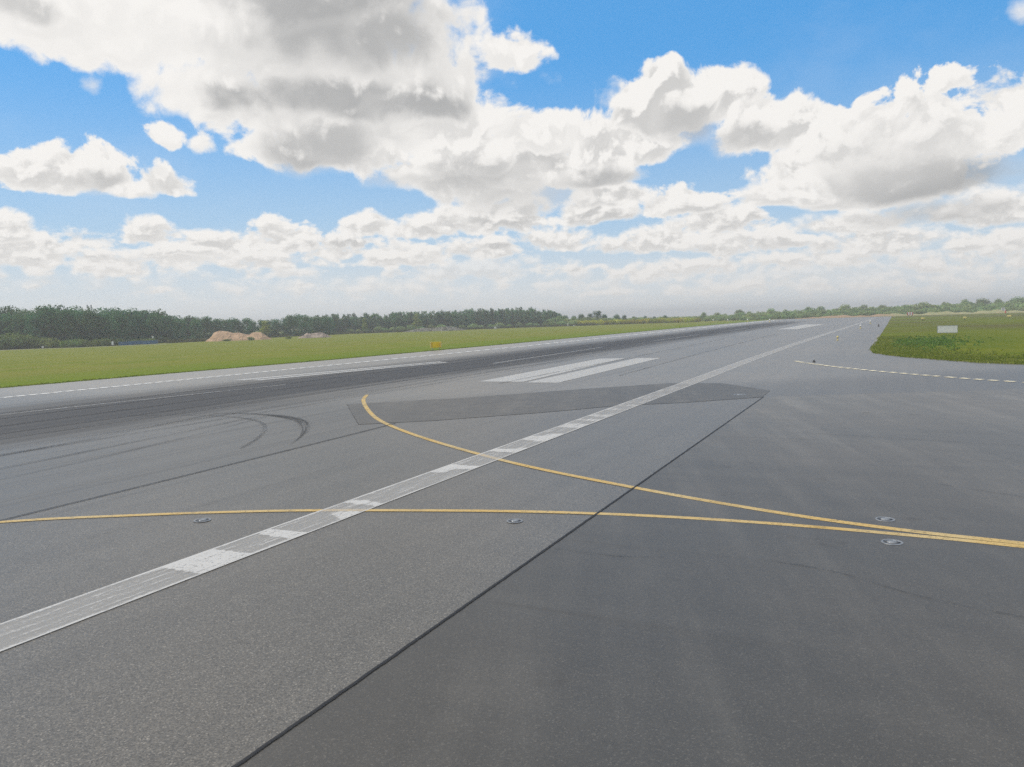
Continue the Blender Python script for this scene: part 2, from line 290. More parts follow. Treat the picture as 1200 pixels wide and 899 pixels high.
def at(px, D, z=0.0):
    """a point D metres away in the direction whose column in the 1200-wide view is px"""
    a_ = math.atan((px - 600) / 906.0) - R(26.03)
    return Vector((math.sin(a_) * D, math.cos(a_) * D, z))
def lerp_tab(tab, x):
    if x <= tab[0][0]: return tab[0][1]
    for (x0, y0), (x1, y1) in zip(tab, tab[1:]):
        if x <= x1: return y0 + (y1 - y0) * (x - x0) / (x1 - x0)
    return tab[-1][1]

def material(name):
    m_ = bpy.data.materials.new(name); m_.use_nodes = True
    nt = NT(m_.node_tree); m_.node_tree.nodes.clear()
    out = nt.n('ShaderNodeOutputMaterial'); b = nt.n('ShaderNodeBsdfPrincipled')
    nt.put(out.inputs['Surface'], b.outputs[0])
    return m_, nt, b, out
def simple(name, col, rough=.6, metal=0.0, spec=.4, var=.12, scale=6.0):
    m_, nt, b, out = material(name)
    p_ = nt.n('ShaderNodeTexCoord').outputs['Object']
    f = nt.noise(p_, scale, 5, .6)
    c_ = nt.mix(nt.ramp(f, .3, .7), tuple(q * (1 - var) for q in col), tuple(min(1, q * (1 + var)) for q in col))
    nt.put(b.inputs['Base Color'], c_); b.inputs['Roughness'].default_value = rough
    b.inputs['Metallic'].default_value = metal; b.inputs['Specular IOR Level'].default_value = spec
    return m_

# ------------------------------------------------------------------ pavement materials (object space = world space, metres)
def grey(v_): return (v_, v_, v_ * 1.02)
def asphalt(name, kind):
    m_, nt, b, out = material(name)
    p_ = nt.n('ShaderNodeTexCoord').outputs['Object']
    x, y, z_ = nt.xyz(p_)
    big = nt.noise(p_, .09, 5, .6)
    mid = nt.noise(p_, 1.3, 4, .6)
    along = nt.noise(nt.v('MULTIPLY', p_, (1.6, .045, 1)), 1.0, 6, .62)     # streaks along the runway
    chips = nt.voro(p_, 72.0, 0, .5, '3D', 'F1', 'Color')
    cr, cg, cb = nt.xyz(chips)
    grain = nt.noise(p_, 62.0, 4, .72)
    if kind == 'runway':
        tone = nt.m('MULTIPLY_ADD', big, .045, .069)
        coarse = nt.m('MULTIPLY', nt.ramp(x, -15.25, -15.15), nt.ramp(x, -4.6, -4.7))
        tone = nt.m('ADD', tone, nt.m('MULTIPLY', coarse, .004))
        tone = nt.m('MULTIPLY', tone, nt.m('MULTIPLY_ADD', along, .5, .75))
        # bare pale concrete towards the far edge and the shoulder beyond it
        tone = nt.m('ADD', tone, nt.m('MULTIPLY', nt.ramp(nt.m('MULTIPLY_ADD', along, 4.0, x), -35.0, -40.0), .035))
        tone = nt.m('ADD', tone, nt.m('MULTIPLY', nt.ramp(x, -44.9, -45.3), .045))
        # tyre rubber of the landing aircraft
        xr = nt.m('MULTIPLY_ADD', nt.m('SUBTRACT', along, .5), 9.0, x)
        band = nt.m('MULTIPLY', nt.ramp(xr, -40.5, -35.5), nt.ramp(xr, -23.0, -27.5))
        core = nt.m('MULTIPLY', nt.ramp(xr, -36.5, -33.0), nt.ramp(xr, -26.0, -30.0))
        rub = nt.m('MULTIPLY_ADD', core, .38, nt.m('MULTIPLY', band, .72), clamp=True)
        rub = nt.m('MULTIPLY', rub, nt.ramp(y, 330.0, 230.0))
        fine = nt.noise(nt.v('MULTIPLY', p_, (4.5, .03, 1)), 1.0, 4, .6)
        rub = nt.m('MULTIPLY', rub, nt.m('MULTIPLY_ADD', fine, .9, .5), clamp=True)
        side_r = nt.m('MULTIPLY', nt.m('MULTIPLY', nt.ramp(x, -25, -22), nt.ramp(x, -13, -16)), nt.ramp(fine, .52, .72, 0, .22))
        rub = nt.m('MAXIMUM', rub, side_r)
        # the older, bleached surfacing beyond the cross patch
        tone = nt.m('ADD', tone, nt.m('MULTIPLY', nt.ramp(nt.m('SUBTRACT', y, nt.m('MULTIPLY', nt.m('MAXIMUM', x, -21.0), .8)), 42.0, 48.0), .050))
        spk = nt.m('MULTIPLY_ADD', coarse, .38, .32)
        warm = nt.mix(nt.ramp(big, .35, .65), (1.085, 1.0, .86), (1.12, 1.0, .83))
    else:
        tone = nt.m('MULTIPLY_ADD', big, .024, .053)
        if kind == 'taxiway':
            # tone lightens to meet the runway's towards the far end of the overlay
            tone = nt.m('ADD', tone, nt.m('MULTIPLY', nt.ramp(nt.m('MULTIPLY_ADD', big, 10.0, y), 14.0, 40.0), .060))
        else:
            tone = nt.m('ADD', tone, nt.m('MULTIPLY_ADD', mid, .03, .000))
        cross = nt.noise(nt.v('MULTIPLY', p_, (.16, 1.1, 1)), 1.0, 5, .6)
        diag = nt.noise(nt.v('MULTIPLY', nt.comb(nt.m('ADD', x, nt.m('MULTIPLY', y, .35)), nt.m('SUBTRACT', y, nt.m('MULTIPLY', x, .35))), (1.1, .10, 1)), 1.0, 5, .6)
        tone = nt.m('MULTIPLY', tone, nt.m('MULTIPLY_ADD', cross, .40, .80))
        tone = nt.m('MULTIPLY', tone, nt.m('MULTIPLY_ADD', nt.ramp(diag, .42, .74), .30, .92))
        rub = nt.ramp(nt.noise(nt.v('MULTIPLY', p_, (.10, 1.9, 1)), 1.0, 4, .55), .60, .80, 0, .25)
        spk = 0.24
        warm = nt.mix(nt.ramp(big, .35, .65), (1.09, 1.0, .85), (1.13, 1.0, .82))
        stain = nt.m('MULTIPLY', nt.ramp(nt.noise(p_, .55, 5, .7), .60, .74), .28)
        rub = nt.m('MAXIMUM', rub, stain)
    # aggregate: each chip its own grey, some of them pale
    k = nt.m('MULTIPLY', nt.m('SUBTRACT', nt.m('MULTIPLY_ADD', grain, .9, nt.m('MULTIPLY', cr, .55)), .725), spk)
    tone = nt.m('MULTIPLY', tone, nt.m('MULTIPLY_ADD', k, 1.9, 1.0))
    tone = nt.m('ADD', tone, nt.m('MULTIPLY', nt.m('MULTIPLY', nt.ramp(cg, .84, 1.0), .15), spk))
    tone = nt.m('MULTIPLY', tone, nt.m('MULTIPLY_ADD', mid, .22, .89))
    tone = nt.m('MAXIMUM', tone, .012)
    col = nt.mix(1.0, nt.comb(tone, tone, tone), warm, 'MULTIPLY')
    col = nt.mix(rub, col, (.026, .026, .028))
    nt.put(b.inputs['Base Color'], col)
    rgh = nt.m('MULTIPLY_ADD', rub, .35, {'patch': .50, 'taxiway': .45, 'runway': .40}[kind]); nt.put(b.inputs['Roughness'], rgh)
    b.inputs['Roughness'].default_value = .46; b.inputs['Specular IOR Level'].default_value = .5
    bp = nt.n('ShaderNodeBump'); bp.inputs['Strength'].default_value = .25; bp.inputs['Distance'].default_value = .005
    nt.put(bp.inputs['Height'], nt.m('ADD', grain, nt.m('MULTIPLY', cb, .4))); nt.put(b.inputs['Normal'], bp.outputs[0])
    return m_
M_RUN = asphalt('runway_asphalt', 'runway'); M_TAXI = asphalt('taxiway_asphalt', 'taxiway'); M_PATCH = asphalt('patch_asphalt', 'patch')

def overlay(name, cover, colour, rough=.7):
    """thin coat: 'cover' gives its coverage from (nt, position, u across, v along); bare asphalt shows between"""
    m_, nt, b, out = material(name)
    p_ = nt.n('ShaderNodeTexCoord').outputs['Object']
    uv = nt.n('ShaderNodeUVMap'); uv.uv_map = 'UVMap'
    u, v_, _ = nt.xyz(uv.outputs[0])
    a_, c_ = cover(nt, p_, u, v_)
    nt.put(b.inputs['Base Color'], c_ if c_ is not None else (*colour, 1))
    b.inputs['Roughness'].default_value = rough; b.inputs['Specular IOR Level'].default_value = .3
    tr = nt.n('ShaderNodeBsdfTransparent'); mx = nt.n('ShaderNodeMixShader')
    nt.put(mx.inputs[0], a_); nt.put(mx.inputs[1], tr.outputs[0]); nt.put(mx.inputs[2], b.outputs[0])
    nt.put(out.inputs['Surface'], mx.outputs[0])
    return m_
def cov_white(nt, p_, u, v_):
    # scrubbed along its length, with fresh blocks left at odd places
    lines = nt.noise(nt.comb(nt.m('MULTIPLY', u, 9.0), nt.m('MULTIPLY', v_, .7)), 1.0, 5, .7, '2D')
    pits = nt.noise(p_, 26.0, 4, .72)
    blk = nt.noise(nt.comb(nt.m('MULTIPLY', u, .12), nt.m('MULTIPLY', v_, .8)), 1.0, 1, .5, '2D')
    cut = nt.noise(nt.comb(nt.m('MULTIPLY', u, 5.0), nt.m('MULTIPLY', v_, 1.2)), 1.0, 3, .6, '2D')
    blk = nt.m('ADD', blk, nt.m('MULTIPLY', nt.m('SUBTRACT', cut, .5), .07))
    edge = nt.ramp(nt.m('ABSOLUTE', nt.m('SUBTRACT', u, .5)), .40, .48)
    fresh = nt.m('MAXIMUM', nt.m('MULTIPLY', nt.m('MULTIPLY', nt.ramp(blk, .53, .57), nt.ramp(nt.xyz(p_)[1], 34.0, 17.0, .12, .95)), nt.ramp(pits, .30, .50, .45, 1.0)), nt.m('MULTIPLY', edge, .75))
    s_ = nt.m('ADD', nt.m('MULTIPLY', lines, .55), nt.m('MULTIPLY', pits, .45))
    a_ = nt.ramp(s_, nt.m('MULTIPLY_ADD', fresh, -.17, .50), nt.m('MULTIPLY_ADD', fresh, -.20, .66))
    return nt.m('MULTIPLY_ADD', a_, .40, nt.m('MULTIPLY_ADD', fresh, .13, .35), clamp=True), None
def cov_plain(lo, hi, mn, mx):
    def f(nt, p_, u, v_):
        a_ = nt.noise(nt.v('MULTIPLY', p_, (1.0, .55, 1)), 9.0, 5, .7)
        return nt.ramp(a_, lo, hi, mn, mx), None
    return f
def cov_yellow(nt, p_, u, v_):
    a_ = nt.noise(p_, 16.0, 5, .7)
    b_ = nt.noise(p_, .6, 3, .6)
    side_ = nt.ramp(nt.m('ABSOLUTE', nt.m('SUBTRACT', u, .5)), .5, .40)
    c_ = nt.mix(nt.ramp(b_, .35, .65), (.55, .375, .13), (.53, .40, .19))
    wear = nt.noise(nt.v('MULTIPLY', p_, (.9, .9, 1)), 1.0, 4, .65)
    return nt.m('MULTIPLY', nt.m('MULTIPLY', nt.ramp(a_, .32, .50, .40, .96), nt.ramp(wear, .30, .50, .72, 1.0)), nt.m('MULTIPLY_ADD', side_, .6, .4)), c_
def cov_skid(nt, p_, u, v_):
    a_ = nt.noise(nt.comb(nt.m('MULTIPLY', u, 5.0), nt.m('MULTIPLY', v_, .25)), 1.0, 5, .65, '2D')
    e_ = nt.ramp(nt.m('ABSOLUTE', nt.m('SUBTRACT', u, .5)), .5, .15)
    return nt.m('MULTIPLY', nt.m('MULTIPLY', e_, nt.ramp(a_, .30, .68)), .40), None
def cov_crack(nt, p_, u, v_):
    a_ = nt.noise(p_, 2.2, 4, .7); wob = nt.noise(p_, 9.0, 3, .6)
    e_ = nt.ramp(nt.m('ABSOLUTE', nt.m('ADD', nt.m('SUBTRACT', u, .5), nt.m('MULTIPLY', nt.m('SUBTRACT', wob, .5), .7))), .32, .12)
    return nt.m('MULTIPLY', e_, nt.ramp(a_, .40, .62, .06, .45)), None
def cov_seal(nt, p_, u, v_):
    wob = nt.noise(p_, 7.0, 3, .6)
    e_ = nt.ramp(nt.m('ABSOLUTE', nt.m('ADD', nt.m('SUBTRACT', u, .5), nt.m('MULTIPLY', nt.m('SUBTRACT', wob, .5), .5))), .42, .34)
    return nt.m('MULTIPLY', e_, .93), None
M_WORN = overlay('worn_white_paint', cov_white, (.56, .55, .53))
M_WHITE = overlay('white_paint', cov_plain(.30, .55, .45, .85), (.50, .495, .48))
M_FAINT = overlay('faint_white_paint', cov_plain(.38, .62, .12, .62), (.58, .58, .57))
M_YEL = overlay('yellow_paint', cov_yellow, (.5, .3, .1))
M_CREAM = overlay('cream_paint', cov_plain(.2, .4, .75, 1.0), (.80, .72, .52))
M_SKID = overlay('tyre_rubber', cov_skid, (.020, .020, .022))
M_SKID_DARK = overlay('hooked_tyre_rubber', lambda nt, p_, u, v_: (nt.m('MULTIPLY', cov_skid(nt, p_, u, v_)[0], 1.6, clamp=True), None), (.020, .020, .022))
M_CRACK = overlay('pavement_crack', cov_crack, (.012, .012, .013))
M_SEAL = overlay('bitumen_seal', cov_seal, (.014, .014, .016), .6)

# ------------------------------------------------------------------ grass materials
def grass_mat(name):
    m_, nt, b, out = material(name)
    p_ = nt.n('ShaderNodeTexCoord').outputs['Object']
    x, y, z_ = nt.xyz(p_)
    big = nt.noise(p_, .018, 5, .6); mid = nt.noise(p_, .16, 5, .65); fine = nt.noise(p_, 3.0, 5, .75)
    mow = nt.noise(nt.v('MULTIPLY', p_, (.22, .012, 1)), 1.0, 4, .6)
    g1 = nt.mix(nt.ramp(mid, .35, .65), (.130, .165, .012), (.182, .195, .022))
    g1 = nt.mix(nt.ramp(mow, .42, .62), g1, (.170, .175, .030))
    g1 = nt.mix(nt.ramp(x, -72.0, -52.0, 0, .75), g1, (.112, .172, .006))
    g2 = nt.mix(nt.ramp(mid, .35, .65), (.092, .126, .003), (.132, .150, .006))
    g2 = nt.mix(nt.m('MULTIPLY', nt.ramp(big, .42, .62), nt.ramp(y, 90, 150)), g2, (.098, .095, .022))
    col = nt.mix(nt.ramp(x, -30.0, -20.0), g1, g2)
    col = nt.mix(nt.m('MULTIPLY', nt.ramp(y, 380.0, 440.0), nt.ramp(x, -60.0, 0.0)), col, (.20, .165, .075))
    col = nt.mix(1.0, col, nt.mix(nt.ramp(fine, .25, .75), (.72, .74, .70), (1.28, 1.26, 1.25)), 'MULTIPLY')
    nt.put(b.inputs['Base Color'], col); b.inputs['Roughness'].default_value = .95; b.inputs['Specular IOR Level'].default_value = .1
    bp = nt.n('ShaderNodeBump'); bp.inputs['Strength'].default_value = .6; bp.inputs['Distance'].default_value = .08
    nt.put(bp.inputs['Height'], fine); nt.put(b.inputs['Normal'], bp.outputs[0])
    return m_
M_GRASS = grass_mat('field_grass')

# ------------------------------------------------------------------ sheets and ribbons
def sheet(name, pts, z, mat, parent=None):
    bm = bmesh.new()
    f = bm.faces.new([bm.verts.new((x, y, z)) for x, y in pts])
    if f.normal.z < 0: f.normal_flip()
    bmesh.ops.triangulate(bm, faces=[f])
    bm.normal_update()
    for f in bm.faces:
        if f.normal.z < 0: f.normal_flip()
    return mesh_obj(name, bm, mat, parent)
def spline(pts, step=.6):
    P_ = [Vector((*p_, 0)) for p_ in pts]
    if len(P_) == 2:
        n_ = max(1, int((P_[1] - P_[0]).length / step)); return [P_[0].lerp(P_[1], k / n_) for k in range(n_ + 1)]
    P_ = [P_[0] * 2 - P_[1]] + P_ + [P_[-1] * 2 - P_[-2]]
    out = []
    for k in range(1, len(P_) - 2):
        a, b, c, d_ = P_[k - 1:k + 3]
        n_ = max(2, min(40, int((c - b).length / step)))
        for j in range(n_):
            t_ = j / n_
            out.append(.5 * ((2 * b) + (c - a) * t_ + (2 * a - 5 * b + 4 * c - d_) * t_ ** 2 + (3 * b - a - 3 * c + d_) * t_ ** 3))
    out.append(P_[-2]); return out
def ribbon_into(bm, uvl, pts, width, z, v0=0.0):
    n_ = len(pts); prev = None; v_ = v0
    for k, p_ in enumerate(pts):
        t_ = (pts[min(k + 1, n_ - 1)] - pts[max(k - 1, 0)]); t_.z = 0; t_.normalize()
        nrm = Vector((-t_.y, t_.x, 0)); wd = width(k / (n_ - 1)) if callable(width) else width
        cur = (bm.verts.new((p_.x + nrm.x * wd / 2, p_.y + nrm.y * wd / 2, z)), bm.verts.new((p_.x - nrm.x * wd / 2, p_.y - nrm.y * wd / 2, z)))
        if k: v1 = v_ + (p_ - pts[k - 1]).length
        if prev:
            f = bm.faces.new((prev[0], prev[1], cur[1], cur[0]))
            for lp, uv_ in zip(f.loops, ((0, v_), (1, v_), (1, v1), (0, v1))): lp[uvl].uv = uv_
            v_ = v1
        prev = cur
LAYER = [0]
def ribbon(name, pts, width, z, mat, parent, step=.6):
    LAYER[0] += 1; z += LAYER[0] * .00025                       # no two marks in one plane
    bm = bmesh.new(); uvl = bm.loops.layers.uv.new('UVMap')
    ribbon_into(bm, uvl, spline(pts, step), width, z)
    bm.normal_update()
    for f in bm.faces:
        if f.normal.z < 0: f.normal_flip()
    return mesh_obj(name, bm, mat, parent)
def quad(name, pts, z, mat, parent):
    bm = bmesh.new(); uvl = bm.loops.layers.uv.new('UVMap')
    f = bm.faces.new([bm.verts.new((x, y, z)) for x, y in pts])
    for lp, uv_ in zip(f.loops, ((0, 0), (1, 0), (1, 20), (0, 20))): lp[uvl].uv = uv_
    bm.normal_update()
    for f in bm.faces:
        if f.normal.z < 0: f.normal_flip()
    return mesh_obj(name, bm, mat, parent)

# ------------------------------------------------------------------ the ground
field = structure(sheet('grass_field', [(-1600, -400), (1600, -400), (1600, 2400), (-1600, 2400)], 0.0, M_GRASS))
run_pts = [(-56, -90), (-53.4, 28), (-52.4, 44), (-51.0, 64), (-50.4, 103), (-51.2, 215), (-50.4, 325), (-49, 396), (1.2, 396),
           (1.07, 391), (-.32, 198), (-1.1, 108), (-1.45, 80), (-1.40, 73), (-1.1, 68.3), (-.2, 65), (1.0, 62), (3.4, 57.8), (5.1, 55), (7.1, 53.4), (14, 50), (30, 46.5), (95, 43), (95, -90)]
runway = structure(sheet('runway', run_pts, .012, M_RUN))
taxi_pts = [(-4.63, -90), (95, -90), (95, 41), (20, 41), (5, 38), (-4.68, 33.2)]
taxiway = structure(sheet('taxiway', taxi_pts, .018, M_TAXI))
patch = sheet('asphalt_patch', [(-16.7, 21.8), (-14.6, 23.3), (-11.6, 26.4), (-9.6, 29.0), (-7.3, 30.6), (-4.7, 33.1), (-4.75, 36.0), (-7.6, 39.6), (-10.2, 39.3), (-14.4, 34.6), (-17.6, 30.6), (-21.5, 27.3)], .020, M_PATCH, runway)

# painted lines and other marks lying on the runway and the taxiway
ribbon('edge_line', [(-9.22, -40), (-9.22, 0), (-9.22, 40), (-9.3, 60), (-9.1, 87), (-8.5, 128), (-7.4, 186), (-5.8, 295), (-5.2, 340)], .86, .024, M_WORN, runway)
bm = bmesh.new(); uvl = bm.loops.layers.uv.new('UVMap')
y_ = 8.0
while y_ < 350:
    per = lerp_tab([(20, .62), (45, .95), (70, 1.8), (110, 3.4), (160, 6.5), (250, 12), (350, 18)], y_)
    xk = lerp_tab([(20, -44.8), (56, -44.3), (89, -43.6), (158, -44.0), (350, -45.2)], y_)
    ribbon_into(bm, uvl, [Vector((xk, y_, 0)), Vector((xk, y_ + per * .78, 0))], lerp_tab([(20, .36), (90, .55), (300, .9)], y_), .024)
    y_ += per
bm.normal_update()
for f in bm.faces:
    if f.normal.z < 0: f.normal_flip()
mesh_obj('dashed_edge_line', bm, overlay('edge_dash_paint', cov_plain(.2, .4, .8, 1.0), (.78, .775, .75)), runway)
for y0, y1, xa, xb in ((20, 36, -35.3, -32.9), (56, 86, -29.1, -30.2), (106, 136, -29.6, -29.8), (156, 186, -29.6, -29.6), (206, 236, -29.5, -29.5)):
    ribbon('centre_line', [(xa, y0), (xb, y1)], .34 if y0 > 40 else .22, .024, M_FAINT, runway)
for q in ([(-21.3, 39.2), (-18.5, 39.2), (-19.9, 62.6), (-22.1, 62.2)], [(-18.1, 38.8), (-16.2, 38.9), (-16.9, 62.6), (-19.0, 62.7)],
          [(-39.9, 38.6), (-38.9, 38.6), (-35.4, 58.6), (-36.1, 59.2)], [(-38.4, 38.7), (-37.5, 38.7), (-34.3, 57.8), (-35.0, 58.2)]):
    quad('touchdown_mark', q, .024, M_WHITE, runway)
quad('aiming_point_mark', [(-20.4, 165), (-16.4, 163), (-14.9, 214), (-20.0, 221)], .024, M_WHITE, runway)
# joints between the paving lanes, cracks, tyre marks
ribbon('paving_joint', [(-4.65, -40), (-4.65, 33.2)], .054, .026, M_SEAL, taxiway)
ribbon('paving_joint', [(-14.95, -8), (-15.0, 1), (-15.06, 9), (-15.22, 15), (-15.42, 20.2), (-15.55, 22.4)], .07, .026, M_SEAL, runway)
ribbon('paving_joint', [(-21.9, 0), (-22.2, 18), (-22.6, 30), (-22.4, 45), (-22.2, 80)], .055, .026, M_CRACK, runway)
ribbon('paving_joint', [(-16.7, 21.8), (-21.5, 27.3)], .05, .026, M_CRACK, runway)
ribbon('paving_joint', [(-16.7, 21.8), (-14.6, 23.3), (-11.6, 26.4), (-9.6, 29.0), (-7.3, 30.6), (-4.7, 33.1)], .05, .026, M_CRACK, runway)
ribbon('paving_joint', [(-12.1, -10), (-12.2, 9), (-12.4, 18), (-12.3, 26)], .035, .026, M_CRACK, runway)
for pts in ([(-4.55, 10.6), (-3.6, 10.55), (-2.9, 10.75)], [(-1.5, 11.1), (-.6, 10.9), (.4, 10.3), (1.4, 10.0), (3.2, 9.5)], [(-2.4, 23.5), (1.5, 22.8), (6.0, 22.1), (12, 21)],
            [(.9, 17.2), (2.4, 16.4), (4.4, 15.9)], [(-14.2, 30.6), (-16.0, 27.7)]):
    ribbon('surface_crack', pts, .055, .026, M_CRACK, taxiway if pts[0][0] > -5 else runway, .15)
arc = [(-27.5, 22.6), (-24.6, 23.4), (-22.2, 23.3), (-20.0, 22.4), (-18.2, 20.8), (-16.9, 19.1), (-15.9, 17.4), (-15.3, 15.8), (-14.6, 13.6)]
ribbon('tyre_mark', arc[:-1], lambda t_: (.20 + .42) * math.sin(math.pi * min(1, t_ * 1.05)) ** 2, .028, M_SKID_DARK, runway, .3)
ribbon('tyre_mark', [(x - 1.0, y - .9) for x, y in arc[:-2]], .22, .028, M_SKID, runway, .3)
for pts, wd in (([(-20.4, 8), (-20.9, 12), (-21.5, 17), (-22.3, 22.6)], .28), ([(-22.6, 8), (-23.1, 13), (-23.9, 18), (-25.0, 23.3)], .24), ([(-19.0, 9), (-19.6, 13), (-20.6, 18), (-22.0, 23.0)], .16), ([(-33.5, 5), (-33.3, 40), (-32.0, 120)], .55), ([(-30.9, 5), (-30.6, 40), (-30.0, 150)], .5), ([(-27.2, 5), (-26.6, 30), (-26.5, 90)], .45),
                ([(-24.6, 5), (-24.2, 25), (-24.4, 60)], .35), ([(-23.4, 8), (-23.2, 28), (-24.0, 70)], .3), ([(-19.4, 38), (-19.8, 66), (-20.6, 110)], .35),
                ([(-28.8, 5), (-28.0, 35), (-27.5, 140)], .45), ([(-35.5, 15), (-35.3, 60), (-34.2, 160)], .55), ([(-14.4, 44), (-15.2, 70), (-16.4, 130)], .3)):
    ribbon('tyre_streak', pts, wd, .028, M_SKID, runway, 1.5)
# the two yellow turn-off lines
yA = [(-19.5, 3.5), (-17.2, 6.4), (-14.94, 8.55), (-12.93, 9.78), (-10.78, 10.86), (-9.0, 11.55), (-6.18, 12.45), (-3.91, 12.93), (-1.78, 13.13), (.13, 13.13), (1.8, 13.02), (6, 12.5), (14, 11)]
yB = [(-25.2, 35.0), (-24.1, 32.6), (-23.35, 31.28), (-21.7, 28.78), (-18.69, 25.15), (-16.05, 22.42), (-12.49, 19.57), (-8.29, 16.82), (-4.71, 15.07), (-1.87, 13.95), (.13, 13.42), (1.8, 13.2), (4, 12.85)]
ribbon('yellow_turn_line', yA, .175, .0218 - (LAYER[0] + 1) * .00025, M_YEL, taxiway, .3)
ribbon('yellow_turn_line', yB[2:], .19, .0226 - (LAYER[0] + 1) * .00025, M_YEL, taxiway, .3)
bm = bmesh.new(); uvl = bm.loops.layers.uv.new('UVMap')
ln_ = spline([(-5.9, 57.8), (-5.0, 55.6), (-1.87, 50.0), (2.27, 44.5), (5.47, 41.3), (10, 38), (16, 34.5)], .385)
for k in range(0, len(ln_) - 1, 2): ribbon_into(bm, uvl, [ln_[k], ln_[k].lerp(ln_[k + 1], 1.15)], .33, .030)
bm.normal_update()
for f in bm.faces:
    if f.normal.z < 0: f.normal_flip()
mesh_obj('dashed_turn_line', bm, M_CREAM, taxiway)
# pale worn rim of the pavement against the right-hand grass
M_RIM = overlay('pale_rim', cov_plain(.30, .55, .25, .8), (.30, .29, .26))
ribbon('pavement_rim', [(-1.2, 120), (-1.35, 80), (-1.28, 73), (-.98, 68.3), (-.08, 65), (1.12, 62), (3.5, 57.8), (5.2, 55), (7.2, 53.4), (14.0, 50.05), (30, 46.6), (90, 43.3)], .28, .016, M_RIM, runway)
# gravel track at the foot of the wood
M_TRACK = simple('track_gravel', (.34, .32, .28), .95, var=.2, scale=.7)
trk = [at(-60, 229), at(0, 221.5), at(60, 216), at(110, 213), at(150, 215), at(200, 221)]
structure(ribbon('gravel_track', [(p_.x, p_.y) for p_ in trk], 2.6, .010, M_TRACK, None, 4))

# ------------------------------------------------------------------ foliage
def leaf_mat(name, dark, light, hue_var=.25):
    m_, nt, b, out = material(name)
    p_ = nt.n('ShaderNodeTexCoord').outputs['Object']
    oi = nt.n('ShaderNodeObjectInfo').outputs['Random']
    f = nt.noise(nt.v('ADD', p_, nt.v('SCALE', (1, 1, 1), scale=nt.m('MULTIPLY', oi, 40.0))), .9, 4, .65)
    c_ = nt.mix(nt.ramp(f, .32, .68), dark, light)
    hs = nt.n('ShaderNodeHueSaturation'); nt.put(hs.inputs['Color'], c_)
    nt.put(hs.inputs['Hue'], nt.m('MULTIPLY_ADD', oi, .05, .475)); nt.put(hs.inputs['Value'], nt.m('MULTIPLY_ADD', nt.m('FRACT', nt.m('MULTIPLY', oi, 7.3)), hue_var * 2, 1 - hue_var))
    df = nt.n('ShaderNodeBsdfDiffuse'); tl = nt.n('ShaderNodeBsdfTranslucent'); mx = nt.n('ShaderNodeMixShader')
    nt.put(df.inputs[0], hs.outputs[0]); nt.put(tl.inputs[0], hs.outputs[0]); mx.inputs[0].default_value = .38
    nt.put(mx.inputs[1], df.outputs[0]); nt.put(mx.inputs[2], tl.outputs[0]); nt.put(out.inputs['Surface'], mx.outputs[0])
    return m_
M_BARK = simple('bark', (.10, .085, .07), .9, scale=3)
M_BIRCH = simple('pale_bark', (.38, .37, .34), .8, var=.4, scale=2)
M_LEAF = {'broad': leaf_mat('broad_leaves', (.030, .105, .052), (.125, .26, .10)),
          'slim': leaf_mat('slim_tree_leaves', (.038, .110, .052), (.155, .29, .11), .35),
          'bush': leaf_mat('bush_leaves', (.12, .18, .05), (.24, .30, .09)),
          'yellow': leaf_mat('yellow_green_leaves', (.34, .36, .03), (.56, .54, .06), .2),
          'lime': leaf_mat('lime_leaves', (.24, .30, .06), (.40, .42, .10), .1),
          'scrub': leaf_mat('scrub_leaves', (.17, .26, .095), (.36, .46, .17), .25),
          'weed': leaf_mat('weed_leaves', (.10, .17, .035), (.17, .24, .05), .2)}

def crown_mesh(name, lobes, n, size, mat, rs):
    """leaf clumps scattered through a set of ellipsoid lobes (centre, radii), denser towards the skin"""
    r_ = random.Random(rs); vs, fs = [], []
    vol = [a.x * a.y * a.z for c_, a in lobes]; tot = sum(vol)
    for (c_, a), vv in zip(lobes, vol):
        for k in range(int(n * vv / tot) + 4):
            q = Vector((r_.gauss(0, 1), r_.gauss(0, 1), r_.gauss(0, 1))).normalized()
            rad = r_.random() ** .38
            if r_.random() < .04: rad *= 1.0 + .18 * r_.random()
            p_ = c_ + Vector((q.x * a.x, q.y * a.y, q.z * a.z)) * rad
            if p_.z < .05: p_.z = .05 + r_.random() * .3
            s_ = size * r_.uniform(.55, 1.25)
            nv = (q + Vector((r_.gauss(0, .6), r_.gauss(0, .6), r_.gauss(.25, .6)))).normalized()
            t1 = nv.orthogonal().normalized(); t1 = (Matrix.Rotation(r_.uniform(0, 6.28), 3, nv) @ t1); t2 = nv.cross(t1)
            b0 = len(vs)
            for (i, j) in ((-1, -.35), (-.1, -.75), (1, -.2), (.35, .8), (-.6, .6)):
                vs.append(p_ + t1 * (s_ * i * .6) + t2 * (s_ * j * .6) + nv * r_.uniform(-.12, .12) * s_)
            fs.append((b0, b0 + 1, b0 + 2, b0 + 3, b0 + 4))
    me = bpy.data.meshes.new(name); me.from_pydata(vs, [], fs); me.materials.append(mat); me.update()
    return me
